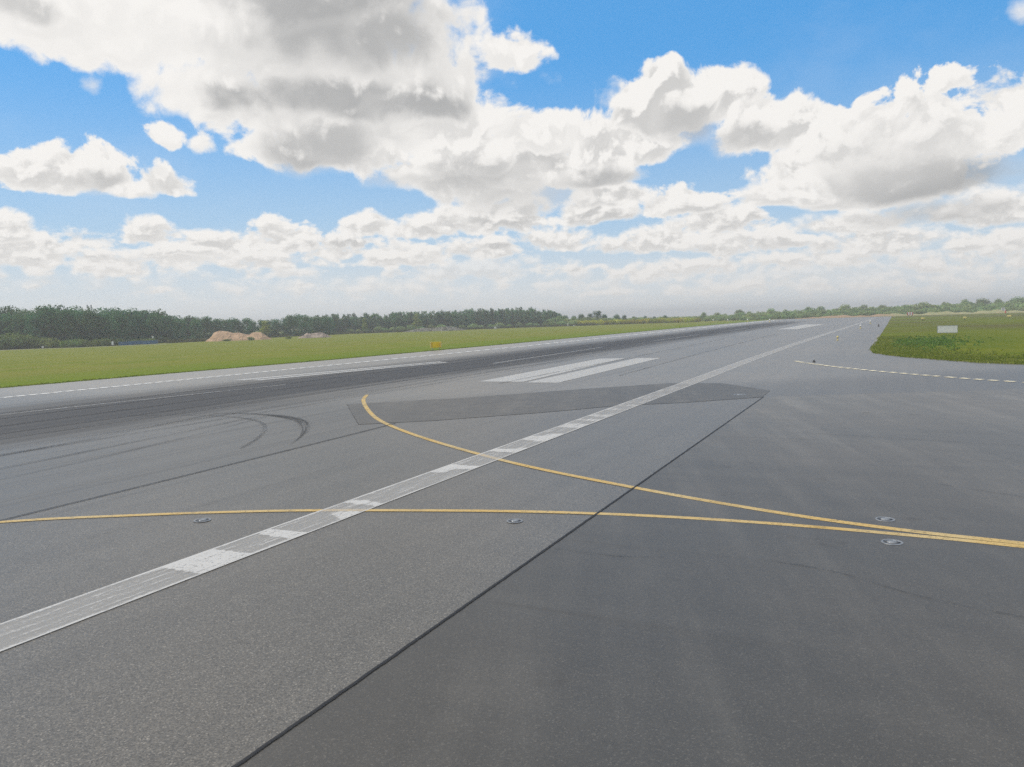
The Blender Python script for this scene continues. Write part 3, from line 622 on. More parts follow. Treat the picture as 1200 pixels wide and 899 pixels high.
def trunk_mesh(name, h, r0, limbs, mat, rs):
    r_ = random.Random(rs); bm = bmesh.new()
    pts = [Vector((r_.uniform(-.04, .04) * h * k, r_.uniform(-.04, .04) * h * k, h * k)) for k in (0, .25, .5, .75, 1)]
    def tube(pp, ra, rb, seg=7):
        prev = None
        for k, p_ in enumerate(pp):
            d_ = (pp[min(k + 1, len(pp) - 1)] - pp[max(0, k - 1)]).normalized(); t1 = d_.orthogonal().normalized(); t2 = d_.cross(t1)
            rr = ra + (rb - ra) * k / (len(pp) - 1)
            cur = [bm.verts.new(p_ + (t1 * math.cos(6.2832 * j / seg) + t2 * math.sin(6.2832 * j / seg)) * rr) for j in range(seg)]
            if prev:
                for j in range(seg): bm.faces.new((prev[j], prev[(j + 1) % seg], cur[(j + 1) % seg], cur[j]))
            prev = cur
    tube(pts, r0, r0 * .25)
    for k in range(limbs):
        t_ = r_.uniform(.25, .85); b0 = pts[0].lerp(pts[-1], t_); a_ = r_.uniform(0, 6.28); L_ = h * r_.uniform(.2, .4) * (1.1 - t_ * .6)
        e_ = b0 + Vector((math.cos(a_) * L_, math.sin(a_) * L_, L_ * r_.uniform(.5, 1.1)))
        tube([b0, b0.lerp(e_, .5) + Vector((0, 0, -.05 * L_)), e_], r0 * .42 * (1.1 - t_), r0 * .08, 5)
    me = bpy.data.meshes.new(name); bm.to_mesh(me); bm.free(); me.materials.append(mat)
    for p_ in me.polygons: p_.use_smooth = True
    return me
V3 = Vector
def lobes_broad(r_):        # unit tree: 10 m tall, 7 m wide
    L_ = [(V3((0, 0, 5.2)), V3((2.9, 2.9, 3.4)))]
    for k in range(9):
        a_ = r_.uniform(0, 6.28); z_ = r_.uniform(1.2, 8.2); rr = (2.5 if z_ < 6 else 1.5) * r_.uniform(.7, 1.1); s_ = r_.uniform(1.1, 1.9)
        L_.append((V3((math.cos(a_) * rr, math.sin(a_) * rr, z_)), V3((s_, s_, s_ * r_.uniform(.7, 1.0)))))
    for k in range(4):
        a_ = k * 1.57 + r_.uniform(-.4, .4); L_.append((V3((math.cos(a_) * 1.6, math.sin(a_) * 1.6, 1.3)), V3((1.5, 1.5, 1.2))))
    L_.append((V3((r_.uniform(-.6, .6), r_.uniform(-.6, .6), 8.1)), V3((2.0, 2.0, 1.7))))
    return L_
def lobes_slim(r_):         # unit tree: 8 m tall, 2.6 m wide
    L_ = []
    for k in range(9):
        z_ = .9 + k * .8; w_ = (1.25 - .10 * abs(k - 3)) * r_.uniform(.7, 1.15)
        L_.append((V3((r_.uniform(-.4, .4), r_.uniform(-.4, .4), z_)), V3((w_, w_, r_.uniform(.6, .95)))))
    L_.append((V3((r_.uniform(-.15, .15), 0, 7.7)), V3((.28, .28, .8))))
    return L_
def lobes_bush(r_):         # unit bush: 3 m tall, 4.5 m wide
    L_ = [(V3((0, 0, 1.1)), V3((2.0, 2.0, 1.3)))]
    for k in range(7):
        a_ = r_.uniform(0, 6.28); rr = r_.uniform(.6, 1.7); s_ = r_.uniform(.6, 1.05)
        L_.append((V3((math.cos(a_) * rr, math.sin(a_) * rr, r_.uniform(.6, 2.1))), V3((s_, s_, s_ * .9))))
    return L_
def protos(kind, lobes, n, size, mat, h, r0, count, bark):
    out = []
    for k in range(count):
        r_ = random.Random(hash((kind, k)) % 9999 if False else len(kind) * 31 + k * 7 + 5)
        out.append((crown_mesh('crown', lobes(r_), n, size, M_LEAF[mat], k * 13 + len(mat)), trunk_mesh('trunk', h, r0, 6, bark, k + 3)))
    return out
PT = {'broad': protos('broad', lobes_broad, 3000, .34, 'broad', 8.6, .22, 5, M_BARK),
      'slim': protos('slim', lobes_slim, 1200, .27, 'slim', 7.9, .10, 6, M_BIRCH),
      'bush': protos('bush', lobes_bush, 1100, .24, 'bush', 2.2, .07, 4, M_BARK),
      'scrub': protos('scrub', lobes_bush, 800, .30, 'scrub', 2.2, .07, 4, M_BARK),
      'far_broad': protos('broad', lobes_broad, 1300, .5, 'scrub', 8.6, .22, 3, M_BARK),
      'yellow': protos('bush', lobes_bush, 900, .26, 'yellow', 2.2, .06, 3, M_BARK),
      'lime': protos('slim', lobes_slim, 1300, .28, 'lime', 7.9, .10, 2, M_BIRCH)}
UNIT = {'broad': 10.0, 'far_broad': 10.0, 'slim': 8.6, 'lime': 8.6, 'bush': 3.0, 'scrub': 3.0, 'yellow': 3.0}
def plant(name, kind, pos, h, label, cat, group, wide=1.0):
    root = empty(name, pos, rnd.uniform(0, 6.28)); s_ = h / UNIT[kind]
    root.scale = (s_ * wide, s_ * wide, s_)
    cm, tm = rnd.choice(PT[kind])
    for nm, me in (('crown', cm), ('trunk' if kind in ('broad', 'slim', 'lime', 'far_broad') else 'stem', tm)):
        link(bpy.data.objects.new(nm, me), root)
    return tag(root, label, cat, group)
def metres(px_tall, px, D):             # height of something px_tall pixels high at column px, D metres off
    return px_tall * D * math.cos(math.atan((px - 600) / 906.0)) / 906.0

# the tall wood behind the left-hand field
HT_L = [(-60, 50), (60, 50), (100, 47), (160, 43), (200, 37), (230, 30), (300, 25), (330, 26)]
D_L = [(-60, 232), (0, 228), (100, 217), (160, 225), (230, 252), (330, 275)]
LBW = 'tall dark broadleaf tree in the dense wood along the left side of the field'
for row in range(3):
    px = -45 + row * 7
    while px < 236:
        D = lerp_tab(D_L, px) + 12 + row * 9 + rnd.uniform(-3, 3)
        h = metres(lerp_tab(HT_L, px), px, D) * rnd.uniform(.80, 1.02) * (1.0 + .02 * row)
        plant('broadleaf_tree', 'broad', at(px, D), h, LBW, 'tree', 'trees of the tall wood on the left', rnd.uniform(.9, 1.25))
        px += rnd.uniform(13, 19)
LBM = 'low dark broadleaf tree in the wood behind the earth heaps'
for row in range(2):
    px = 226 + row * 6
    while px < 400:
        D = 276 + (px - 226) * .16 + row * 10 + rnd.uniform(-3, 3)
        h = metres(lerp_tab([(226, 31), (250, 27), (300, 24), (310, 21), (325, 22), (335, 27), (400, 24)], px), px, D) * rnd.uniform(.86, 1.02)
        plant('broadleaf_tree', 'broad', at(px, D), h, LBM, 'tree', 'low trees behind the earth heaps', rnd.uniform(.95, 1.25))
        px += rnd.uniform(12, 17)
LBB = 'pale green bush in the undergrowth at the foot of the tall wood'
px = -40
while px < 215:
    D = lerp_tab(D_L, px) + 3.5 + rnd.uniform(-2, 3)
    tall = lerp_tab([(-40, 20), (20, 24), (60, 17), (85, 12), (120, 12), (160, 10), (215, 7)], px)
    plant('bush', 'bush', at(px, D), metres(tall, px, D) * rnd.uniform(.6, 1.05), LBB, 'bush', 'bushes at the foot of the tall wood', rnd.uniform(.8, 1.3))
    px += rnd.uniform(7, 11)
# the row of slim trees in the middle
LBS = 'slim upright tree in the long straight row across the middle distance'
for row in range(3):
    px = 372 + row * 2.1
    while px < 662:
        D = lerp_tab([(372, 322), (430, 340), (500, 345), (600, 372), (662, 380)], px) + row * 7 + rnd.uniform(-2, 2)
        tall = lerp_tab([(372, 23), (400, 22), (500, 22), (560, 23), (600, 23), (640, 21), (662, 14)], px)
        plant('slim_tree', 'slim', at(px, D), metres(tall, px, D) * rnd.uniform(.78, 1.12), LBS, 'tree', 'row of slim trees', rnd.uniform(1.1, 1.7))
        px += rnd.uniform(3.6, 5.4)
LBU = 'dark low bush under the row of slim trees'
px = 400
while px < 700:
    D = lerp_tab([(400, 328), (500, 332), (600, 362), (700, 366)], px) + rnd.uniform(-2, 3)
    plant('bush', 'scrub', at(px, D), metres(8, px, D) * rnd.uniform(.6, 1.1), LBU, 'bush', 'bushes under the slim trees', rnd.uniform(.9, 1.3))
    px += rnd.uniform(8, 13)
plant('slim_tree', 'lime', at(491, 336), 8.2, 'pale yellow-green tree standing out in the row of slim trees', 'tree', None, 1.7)
plant('slim_tree', 'lime', at(429, 331), 6.8, 'small pale yellow-green tree near the left end of the row of slim trees', 'tree', None, 1.3)
plant('broadleaf_tree', 'lime', at(313, 281), 6.2, 'bright yellow-green tree in the gap above the earth heap', 'tree', None, 2.3)
# scattered trees right of the row
for k, (px, D, tall, wd) in enumerate(((655, 384, 15, 1.2), (664, 386, 13, 1.3), (674, 388, 12, 1.1), (683, 388, 14, 1.2), (693, 390, 14, 1.0), (702, 388, 17, 1.1), (710, 390, 13, 1.1), (724, 392, 12, 1.2), (733, 392, 11, 1.1), (744, 394, 9, 1.2), (757, 395, 9, 1.2), (768, 395, 8, 1.3), (781, 396, 9, 1.3))):
    plant('broadleaf_tree', 'broad', at(px, D), metres(tall, px, D), 'round-topped dark tree behind the yellow flowering shrubs', 'tree', 'trees behind the yellow shrubs', wd)
px = 652
while px < 812:
    D = lerp_tab([(652, 376), (700, 384), (812, 392)], px) + rnd.uniform(-3, 3)
    plant('bush', 'scrub', at(px, D), metres(lerp_tab([(652, 12), (700, 10), (740, 8.5), (812, 8)], px), px, D) * rnd.uniform(.75, 1.1), 'low green bush between and below the round-topped dark trees', 'bush', 'bushes below the round-topped trees', rnd.uniform(1.1, 1.6))
    px += rnd.uniform(4.5, 7.5)
px = 676
while px < 822:
    D = 366 + (px - 676) * .10 + rnd.uniform(-2, 2)
    plant('flowering_shrub', 'yellow', at(px, D), metres(6.2 + 2.0 * rnd.random(), px, D), 'yellow-green flowering shrub in the low bright hedge beyond the runway', 'shrub', 'yellow flowering shrubs', 1.25)
    px += rnd.uniform(4.2, 6.5)
# scrub far beyond the runway end and the right-hand field
LBF = 'distant hazy green bush in the scrub beyond the end of the runway'
for row in range(4):
    px = 800 + row * 3
    while px < 1225:
        D = lerp_tab([(800, 392), (900, 400), (1000, 418), (1100, 436), (1225, 462)], px) + row * 17 + rnd.uniform(-4, 4)
        tall = lerp_tab([(800, 6), (860, 9), (900, 11), (1000, 12.5), (1100, 13.5), (1225, 16)], px) * (.52 + .15 * row)
        plant('bush', 'scrub', at(px, D), metres(tall, px, D) * rnd.uniform(.75, 1.1), LBF, 'bush', 'distant scrub beyond the runway end', rnd.uniform(1.0, 1.6))
        px += rnd.uniform(7, 11) if row < 3 else rnd.uniform(6, 9)
for k, px in enumerate((826, 841, 868, 879, 905, 922, 948, 963, 990, 1012, 1035, 1062, 1084, 1108, 1131, 1152, 1170, 1192, 1199, 1215)):
    D = lerp_tab([(800, 470), (1200, 535)], px)
    tall = lerp_tab([(800, 11), (900, 14), (1000, 16), (1100, 17), (1165, 20), (1200, 21)], px) * rnd.uniform(.70, .92)
    plant('broadleaf_tree', 'far_broad', at(px, D), metres(tall, px, D), 'distant hazy tree rising above the scrub beyond the runway end', 'tree', 'distant trees above the scrub', rnd.uniform(1.3, 1.9))

# ------------------------------------------------------------------ ground cover
def tufts(name, mat, n, pick, hgt, wid, seed):
    r_ = random.Random(seed); vs, fs = [], []
    for k in range(n):
        p_ = pick(r_)
        if p_ is None: continue
        for b_ in range(3):
            a_ = r_.uniform(0, 6.28); h = hgt * r_.uniform(.4, 1.25); ww = wid * r_.uniform(.5, 1.2)
            c_ = p_ + V3((r_.gauss(0, wid), r_.gauss(0, wid), 0)); d_ = V3((math.cos(a_), math.sin(a_), 0)) * ww; ln = V3((r_.gauss(0, .35) * h, r_.gauss(0, .35) * h, h))
            b0 = len(vs); vs += [c_ - d_, c_ + d_, c_ + ln + d_ * .25, c_ + ln - d_ * .3]; fs.append((b0, b0 + 1, b0 + 2, b0 + 3))
    me = bpy.data.meshes.new(name); me.from_pydata(vs, [], fs); me.materials.append(mat); me.update()
    return link(bpy.data.objects.new(name, me))
M_TUFT = leaf_mat('tuft_blades', (.17, .22, .030), (.29, .30, .07), .1)
rim = [V3((x, y, 0)) for x, y in ((-.25, 190), (-1.0, 108), (-1.3, 80), (-1.25, 73), (-.95, 68.4), (-.05, 65.1), (1.15, 62.1), (3.55, 57.95), (5.25, 55.2), (7.25, 53.6), (14, 50.2), (30, 46.7))]
def pick_rim(r_):
    k = r_.randrange(1, len(rim) - 1); p_ = rim[k].lerp(rim[k + 1], r_.random()); s_ = abs(r_.gauss(0, 2.6)) - .16
    return p_ + V3((s_ * .75, s_ * .9 + .03, 0))
stuff(tufts('grass_edge', M_TUFT, 9000, pick_rim, .11, .06, 3))['label'] = 'short bright grass along the edge of the right-hand field'
def pick_left(r_):
    y = 15 + 260 * r_.random() ** 1.5; return V3((lerp_tab([(15, -53.7), (44, -52.5), (64, -51.1), (103, -50.5), (215, -51.3), (325, -50.5)], y) - abs(r_.gauss(0, .5)), y, 0))
stuff(tufts('verge_grass', M_TUFT, 5000, pick_left, .07, .08, 5))['label'] = 'grass verge along the far edge of the runway'
def pick_weed(r_):
    p_ = at(r_.gauss(1086, 24), 90 + r_.gauss(0, 7)); return p_ if p_.x > .3 else None
stuff(tufts('weed_patch', M_LEAF['weed'], 800, pick_weed, .16, .10, 6))['label'] = 'dark green patch of taller weeds in front of the white board'
def pick_rough(r_):
    px = r_.uniform(200, 700); D = lerp_tab([(200, 236), (240, 246), (400, 316), (500, 322), (600, 352), (700, 358)], px) + r_.uniform(-3, 12); return at(px, D)
stuff(tufts('rough_grass', leaf_mat('rough_blades', (.06, .08, .025), (.13, .125, .055), .3), 9000, pick_rough, .7, .35, 8))['label'] = 'rough tall grass and herbs at the far edge of the left-hand field'
# low bank of dry grass and bare soil beyond the runway end
bm = bmesh.new(); prev = None
for k in range(0, 90):
    px = 905 + k * 3.6; D0 = lerp_tab([(905, 402), (1000, 408), (1060, 420), (1225, 446)], px)
    hh = (1.0 + .35 * math.sin(k * .37) + .25 * math.sin(k * 1.13)) * min(1, k / 14) * lerp_tab([(900, .7), (1050, .9), (1200, 1.15)], px)
    cur = [bm.verts.new(at(px, D0 + dd, hh * z_)) for dd, z_ in ((-1.5, -.02), (1.5, .75), (4, 1.0), (8, .8), (14, -.02))]
    if prev:
        for j in range(4): bm.faces.new((prev[j], cur[j], cur[j + 1], prev[j + 1]))
    prev = cur
m_, nt, b, out = material('dry_bank')
p_ = nt.n('ShaderNodeTexCoord').outputs['Object']; x, y, z_ = nt.xyz(p_)
f = nt.noise(p_, .25, 5, .65)
c_ = nt.mix(nt.ramp(f, .35, .65), (.36, .31, .15), (.27, .28, .11))
c_ = nt.mix(nt.m('MULTIPLY', nt.ramp(nt.m('MULTIPLY_ADD', f, 20.0, x), 16.0, 6.0), .8), c_, (.34, .20, .12))
nt.put(b.inputs['Base Color'], c_); b.inputs['Roughness'].default_value = .95
structure(mesh_obj('dry_bank', bm, m_, None, True))

# ------------------------------------------------------------------ earth heaps
def heap(name, px0, px1, D, prof, mat, label, depth, seed):
    """long heap: ridge heights (fraction along, metres) swept as a mound"""
    r_ = random.Random(seed); bm = bmesh.new(); n_ = 44; m2 = 13; rows_ = []
    a, b_ = at(px0, D), at(px1, D); ctr = (a + b_) / 2; ax = (b_ - a); nrm = V3((-ax.y, ax.x, 0)).normalized()
    for k in range(n_ + 1):
        t_ = k / n_; h = lerp_tab(prof, t_); c_ = a.lerp(b_, t_) - ctr; row = []
        for j in range(m2 + 1):
            s_ = j / m2 * 2 - 1; q = max(0, 1 - abs(s_) ** 1.25) * h
            jx = r_.gauss(0, .07) * (q > .2); row.append(bm.verts.new(c_ + nrm * (s_ * (depth * (.25 + .75 * min(1, h / 3)))) + V3((jx, jx, q + r_.gauss(0, .045) * (q > .2) - (.05 if q < .01 else 0)))))
        rows_.append(row)
    for k in range(n_):
        for j in range(m2): bm.faces.new((rows_[k][j], rows_[k + 1][j], rows_[k + 1][j + 1], rows_[k][j + 1]))
    bmesh.ops.recalc_face_normals(bm, faces=bm.faces[:])
    o = mesh_obj(name, bm, mat, None, False); o.location = ctr
    return tag(o, label, 'earth heap')
M_SAND = simple('sandy_soil', (.46, .305, .185), .95, var=.22, scale=.6)
M_RUBBLE = simple('rubble', (.34, .27, .22), .95, var=.35, scale=.8)
heap('earth_heap', 242, 321, 240, [(0, 0), (.08, 1.0), (.14, 2.6), (.22, 3.1), (.34, 2.75), (.42, 2.3), (.50, 2.4), (.60, 1.75), (.66, 1.6), (.72, 2.3), (.84, 2.2), (.90, 1.2), (1, 0)], M_SAND, 'long orange-brown heap of sandy earth at the edge of the left-hand field', 4.5, 1)
heap('rubble_heap', 350, 391, 240, [(0, 0), (.15, .7), (.28, 1.6), (.4, 1.3), (.55, 1.55), (.72, 1.6), (.85, .8), (1, 0)], M_RUBBLE, 'small grey-brown heap of rubble to the right of the orange earth heap', 3.0, 2)
heap('brush_heap', 474, 548, 316, [(0, 0), (.15, .8), (.3, 1.5), (.45, 1.2), (.6, 1.7), (.75, 1.8), (.85, 1.2), (1, 0)], simple('brushwood', (.15, .145, .115), .95, var=.6, scale=1.1), 'low dark grey heap of cut brushwood in front of the row of slim trees', 3.0, 3)
for k, (px, D, h, wd) in enumerate(((296, 233, 1.35, 1.1), (268, 234, .8, 2.6), (340, 236, .9, 1.6))):
    plant('bush', 'bush', at(px, D), h, ('small dark bush in front of the notch in the orange earth heap', 'low flat bush at the left foot of the orange earth heap', 'low bush between the two earth heaps')[k], 'bush', None, wd)

# ------------------------------------------------------------------ signs and boards
M_YSIGN = simple('yellow_sign_face', (.95, .64, .008), .5, var=.06)
M_YPALE = simple('pale_yellow_trim', (.80, .60, .22), .5, var=.06)
M_BLACK = simple('dark_lettering', (.48, .29, .008), .6, var=.1)
M_GREYM = simple('galvanised_metal', (.42, .43, .44), .45, .6, var=.15)
M_WBOARD = simple('white_board', (.80, .80, .78), .6, var=.06, scale=2)
M_WPAINT = simple('white_painted_metal', (.76, .76, .74), .5, var=.05)
M_RED = simple('red_paint', (.55, .07, .045), .5, var=.1)
M_DARKM = simple('dark_metal', (.06, .06, .065), .5, .3)
M_BLUE = simple('blue_sheeting', (.045, .13, .26), .7, var=.25, scale=1.2)
M_YLENS = simple('yellow_marker_plastic', (.80, .66, .22), .4, var=.05)
M_WLENS = simple('white_lamp_glass', (.85, .84, .78), .25, var=.03)
def facing(pos): return math.atan2(-pos.y, -pos.x) + math.pi / 2         # local -Y looks at the eye point
pos = V3((-51.9, 84.4, 0)); sg = empty('taxiway_sign', pos, facing(pos) + R(6))
tag(sg, 'yellow airfield sign with dark upright strokes standing in the grass beyond the runway', 'sign')
bm = bmesh.new(); box(bm, (0, 0, .66), (1.36, .16, .72), 0, .02); mesh_obj('panel', bm, M_YSIGN, sg)
for sx in (-.665, .665):
    bm = bmesh.new(); box(bm, (sx, -.012, .66), (.11, .19, .74), 0, .015); mesh_obj('end_cap', bm, M_YPALE, sg)
for sx, wd, hh in ((-.50, .06, .56), (.43, .065, .46)):
    bm = bmesh.new(); box(bm, (sx, -.086, .68), (wd, .008, hh)); mesh_obj('upright_stroke', bm, M_BLACK, sg)
for sx in (-.45, .45):
    bm = bmesh.new(); cyl(bm, (sx, 0, 0), .04, .04, .31); mesh_obj('leg', bm, M_GREYM, sg)
pos = V3((6.9, 116.5, 0)); sg = empty('sign_board', pos, facing(pos))
tag(sg, 'plain pale grey rectangular board standing in the right-hand field', 'sign')
bm = bmesh.new(); box(bm, (0, 0, .62), (2.3, .12, .92), 0, .015); mesh_obj('panel', bm, M_WBOARD, sg)
bm = bmesh.new()
for c_, s_ in (((0, 0, 1.095), (2.36, .15, .03)), ((0, 0, .145), (2.36, .15, .03)), ((-1.165, 0, .62), (.03, .15, .92)), ((1.165, 0, .62), (.03, .15, .92))): box(bm, c_, s_)
mesh_obj('frame', bm, M_GREYM, sg)
for sx in (-.8, 0, .8):
    bm = bmesh.new(); cyl(bm, (sx, .02, 0), .035, .035, .14); mesh_obj('leg', bm, M_GREYM, sg)
pos = at(1067, 362); mk = empty('marker_board', pos, facing(pos))
tag(mk, 'red and white striped marker board far along the edge of the right-hand field', 'marker')
bm = bmesh.new(); box(bm, (0, 0, 1.25), (2.3, .08, 1.25), 0, .01); mesh_obj('board', bm, M_WPAINT, mk)
for sx in (-.98, -.02, .94):
    bm = bmesh.new(); box(bm, (sx, -.045, 1.25), (.36, .012, 1.26)); mesh_obj('red_stripe', bm, M_RED, mk)
for sx in (-.7, .7):
    bm = bmesh.new(); box(bm, (sx, .05, .40), (.22, .2, .80), 0, .02); mesh_obj('leg', bm, M_DARKM, mk)

# yellow edge markers in the right-hand field
def edge_marker(pos, label, wide):
    r_ = empty('edge_marker', pos, facing(pos)); tag(r_, label, 'marker', 'yellow markers in the field')
    bm = bmesh.new(); box(bm, (0, 0, .62), (wide, .35, .45), 0, .08); mesh_obj('cap', bm, M_YLENS, r_)
    bm = bmesh.new(); cyl(bm, (0, 0, 0), .10, .07, .40); mesh_obj('stem', bm, M_DARKM, r_)
edge_marker(at(1082, 240), 'yellow marker in the field just left of and beyond the pale board', .85)
edge_marker(at(1131, 236), 'yellow marker in the field just right of and beyond the pale board', .80)
edge_marker(at(1183, 247), 'yellow marker in the field nearest the right edge of the view', 1.0)

# elevated runway lights
def runway_light(pos, label, group, lens, s_=1.0):
    r_ = empty('runway_light', pos); r_.scale = (s_, s_, s_); tag(r_, label, 'light', group)
    bm = bmesh.new(); cyl(bm, (0, 0, 0), .14, .14, .03, 14); cyl(bm, (0, 0, .03), .045, .04, .20, 10); mesh_obj('stand', bm, M_YLENS, r_)
    bm = bmesh.new(); cyl(bm, (0, 0, .23), .11, .11, .06, 14); mesh_obj('collar', bm, M_GREYM, r_)
    bm = bmesh.new(); bmesh.ops.create_uvsphere(bm, u_segments=14, v_segments=8, radius=.105, matrix=Matrix.Translation((0, 0, .33)) @ Matrix.Diagonal((1, 1, 1.15, 1)))
    mesh_obj('lens', bm, lens, r_, True)
for x, y, lb in ((-5.4, 98.1, 'pale yellow runway edge light on the pavement, nearest of three beside the field'),
                 (-4.8, 159.0, 'small pale runway edge light, middle one of the three beside the field'),
                 (-4.1, 208.8, 'small pale runway edge light, farthest of the three beside the field')):
    runway_light(V3((x, y, .012)), lb, 'runway lights on the near side', M_YLENS if y < 100 else M_WLENS, 1.15 + (y - 98) * .006)
for px, D, lb in ((837, 352, 'white runway light at the far verge, left of the other far lights'), (854, 338, 'white runway light at the far verge, second of the four from the left'),
                  (877, 326, 'white runway light at the far verge, third of the four from the left'), (903, 297, 'white runway light at the far verge, right of the other far lights')):
    p_ = at(px, D); runway_light(p_, lb, 'runway lights along the far verge', M_WLENS, 2.6)
dk = empty('runway_light', V3((-1.9, 173, .012))); dk.scale = (.7, .7, .7); tag(dk, 'small dark low light fitting near the far corner of the right-hand field', 'light')
bm = bmesh.new(); cyl(bm, (0, 0, 0), .22, .16, .5, 10); mesh_obj('housing', bm, M_DARKM, dk)
bm = bmesh.new(); cyl(bm, (0, 0, .5), .17, .10, .14, 10); mesh_obj('cap', bm, M_DARKM, dk)
dk = empty('stub_light', V3((-4.6, 56.6, .012))); dk.scale = (.7, .7, .6); tag(dk, 'small dark stub light fitting beside the dashed curved line', 'light')
bm = bmesh.new(); cyl(bm, (0, 0, 0), .16, .12, .14, 14); cyl(bm, (0, 0, .14), .07, .06, .14, 10); mesh_obj('housing', bm, M_DARKM, dk)
bm = bmesh.new(); bmesh.ops.create_uvsphere(bm, u_segments=10, v_segments=6, radius=.07, matrix=Matrix.Translation((0, 0, .31))); mesh_obj('lens', bm, M_GREYM, dk, True)

# inset lights let into the asphalt
M_INSET = simple('cast_metal', (.23, .24, .25), .5, .3, var=.35, scale=9)
M_LENSG = simple('grey_lens_glass', (.30, .31, .32), .3, var=.1)
def inset_light(x, y, rad, rz, label, z=.020):
    r_ = empty('inset_light', V3((x, y, z)), rz); tag(r_, label, 'light', 'lights let into the pavement')
    bm = bmesh.new()
    n_ = 28; rings = ((1.0, .0), (.97, .006), (.80, .007), (.78, .002))
    vv = [[bm.verts.new((math.cos(6.2832 * k / n_) * rad * q, math.sin(6.2832 * k / n_) * rad * q, h)) for k in range(n_)] for q, h in rings]
    for a, b_ in zip(vv, vv[1:]):
        for k in range(n_): bm.faces.new((a[k], a[(k + 1) % n_], b_[(k + 1) % n_], b_[k]))
    mesh_obj('rim', bm, M_INSET, r_)
    bm = bmesh.new(); cyl(bm, (0, 0, 0), rad * .79, rad * .77, .003, 28); mesh_obj('pan', bm, M_DARKM, r_)
    bm = bmesh.new(); cyl(bm, (0, 0, .003), rad * .50, rad * .40, .014, 20)
    box(bm, (rad * .30, rad * .30, .008), (rad * .5, rad * .2, .010), R(45)); box(bm, (-rad * .32, -rad * .26, .008), (rad * .45, rad * .18, .010), R(20))
    mesh_obj('body', bm, M_INSET, r_)
    bm = bmesh.new(); box(bm, (0, -rad * .36, .013), (rad * .34, rad * .16, .012), 0, .004); box(bm, (0, rad * .36, .013), (rad * .34, rad * .16, .012), 0, .004)
    mesh_obj('lens', bm, M_LENSG, r_)
inset_light(-11.27, 9.98, .155, R(40), 'round metal light let into the asphalt left of the broad white line')
inset_light(-5.82, 11.85, .145, R(15), 'round metal light let into the speckled asphalt just under the lower yellow line')
inset_light(-.03, 14.01, .155, R(-20), 'round metal light let into the dark asphalt above the two converging yellow lines')
inset_light(.07, 12.64, .155, R(-35), 'round metal light let into the dark asphalt below the two converging yellow lines')
inset_light(-5.74, 34.0, .26, R(80), 'pale metal light let into the asphalt near the far end of the long dark joint')

# ------------------------------------------------------------------ small things at the edge of the left-hand field
a, b_ = at(141, 222), at(187, 226); L_ = (b_ - a).length
fn = empty('blue_fence', (a + b_) / 2, math.atan2(b_.y - a.y, b_.x - a.x)); tag(fn, 'low blue sheeted fence at the foot of the tall wood', 'fence')
for k in range(5):
    w_ = L_ / 5; bm = bmesh.new(); box(bm, (-L_ / 2 + w_ * (k + .5), .02 * (k % 2), .52 + .04 * (k % 3)), (w_ - .06, .05, .92), 0, .01)
    mesh_obj('panel', bm, M_BLUE, fn)
for k in range(6):
    bm = bmesh.new(); cyl(bm, (-L_ / 2 + L_ / 5 * k, .06, 0), .035, .035, 1.2); mesh_obj('post', bm, M_GREYM, fn)
def notice(name, px, D, w_, h_, z_, label, mat, cat):
    pos = at(px, D); r_ = empty(name, pos, facing(pos)); tag(r_, label, cat)
    bm = bmesh.new(); box(bm, (0, 0, z_ + h_ / 2), (w_, .06, h_), 0, .01); mesh_obj('panel', bm, mat, r_)
    bm = bmesh.new(); cyl(bm, (0, .06, 0), .04, .04, z_ + h_ * .8); mesh_obj('post', bm, M_GREYM, r_)
notice('notice_board', 134, 216, .45, .85, .35, 'small white board on a post just left of the blue fence', M_WPAINT, 'sign')
notice('notice_board', 181.5, 230, .42, .55, 1.6, 'small white board high on a post above the right end of the blue fence', M_WPAINT, 'sign')
notice('marker_post', 52, 217, .42, .32, .30, 'low white marker at the foot of the tall wood on the far left', M_WPAINT, 'marker')
notice('marker_post', 667, 330, .36, 1.5, .1, 'upright white marker post in the grass before the yellow shrubs', M_WPAINT, 'marker')
notice('marker_post', 674, 322, .6, .5, .15, 'low white marker just right of the upright white post', M_WPAINT, 'marker')
pos = at(582, 326); cb = empty('cabinet', pos, facing(pos)); tag(cb, 'white equipment cabinet in the grass before the row of slim trees', 'cabinet')
bm = bmesh.new(); box(bm, (0, 0, .55), (1.0, .6, .9), 0, .02); mesh_obj('body', bm, M_WPAINT, cb)
bm = bmesh.new(); box(bm, (0, 0, 1.03), (1.1, .7, .06), 0, .01); mesh_obj('roof', bm, M_GREYM, cb)
bm = bmesh.new(); box(bm, (0, 0, .05), (1.05, .65, .1)); mesh_obj('plinth', bm, M_GREYM, cb)
pos = at(577, 328); ca_ = empty('low_box', pos, facing(pos)); tag(ca_, 'low dark box just left of the white equipment cabinet', 'box')
bm = bmesh.new(); box(bm, (0, 0, .35), (1.5, .7, .6), 0, .04); mesh_obj('body', bm, M_DARKM, ca_)
bm = bmesh.new(); box(bm, (0, 0, .68), (1.6, .8, .06), 0, .01); mesh_obj('lid', bm, M_GREYM, ca_)
pos = at(519, 250); st = empty('stake', pos, facing(pos)); tag(st, 'thin pale stake in the field beyond the yellow sign', 'stake')
bm = bmesh.new(); cyl(bm, (0, 0, 0), .05, .05, 1.9); mesh_obj('pole', bm, M_WPAINT, st)
bm = bmesh.new(); cyl(bm, (0, 0, 1.9), .12, .12, .22, 10); mesh_obj('cap', bm, M_WPAINT, st)
pos = at(584.5, 333); st = empty('pole', pos, facing(pos)); tag(st, 'slim pole rising behind the white equipment cabinet', 'pole')
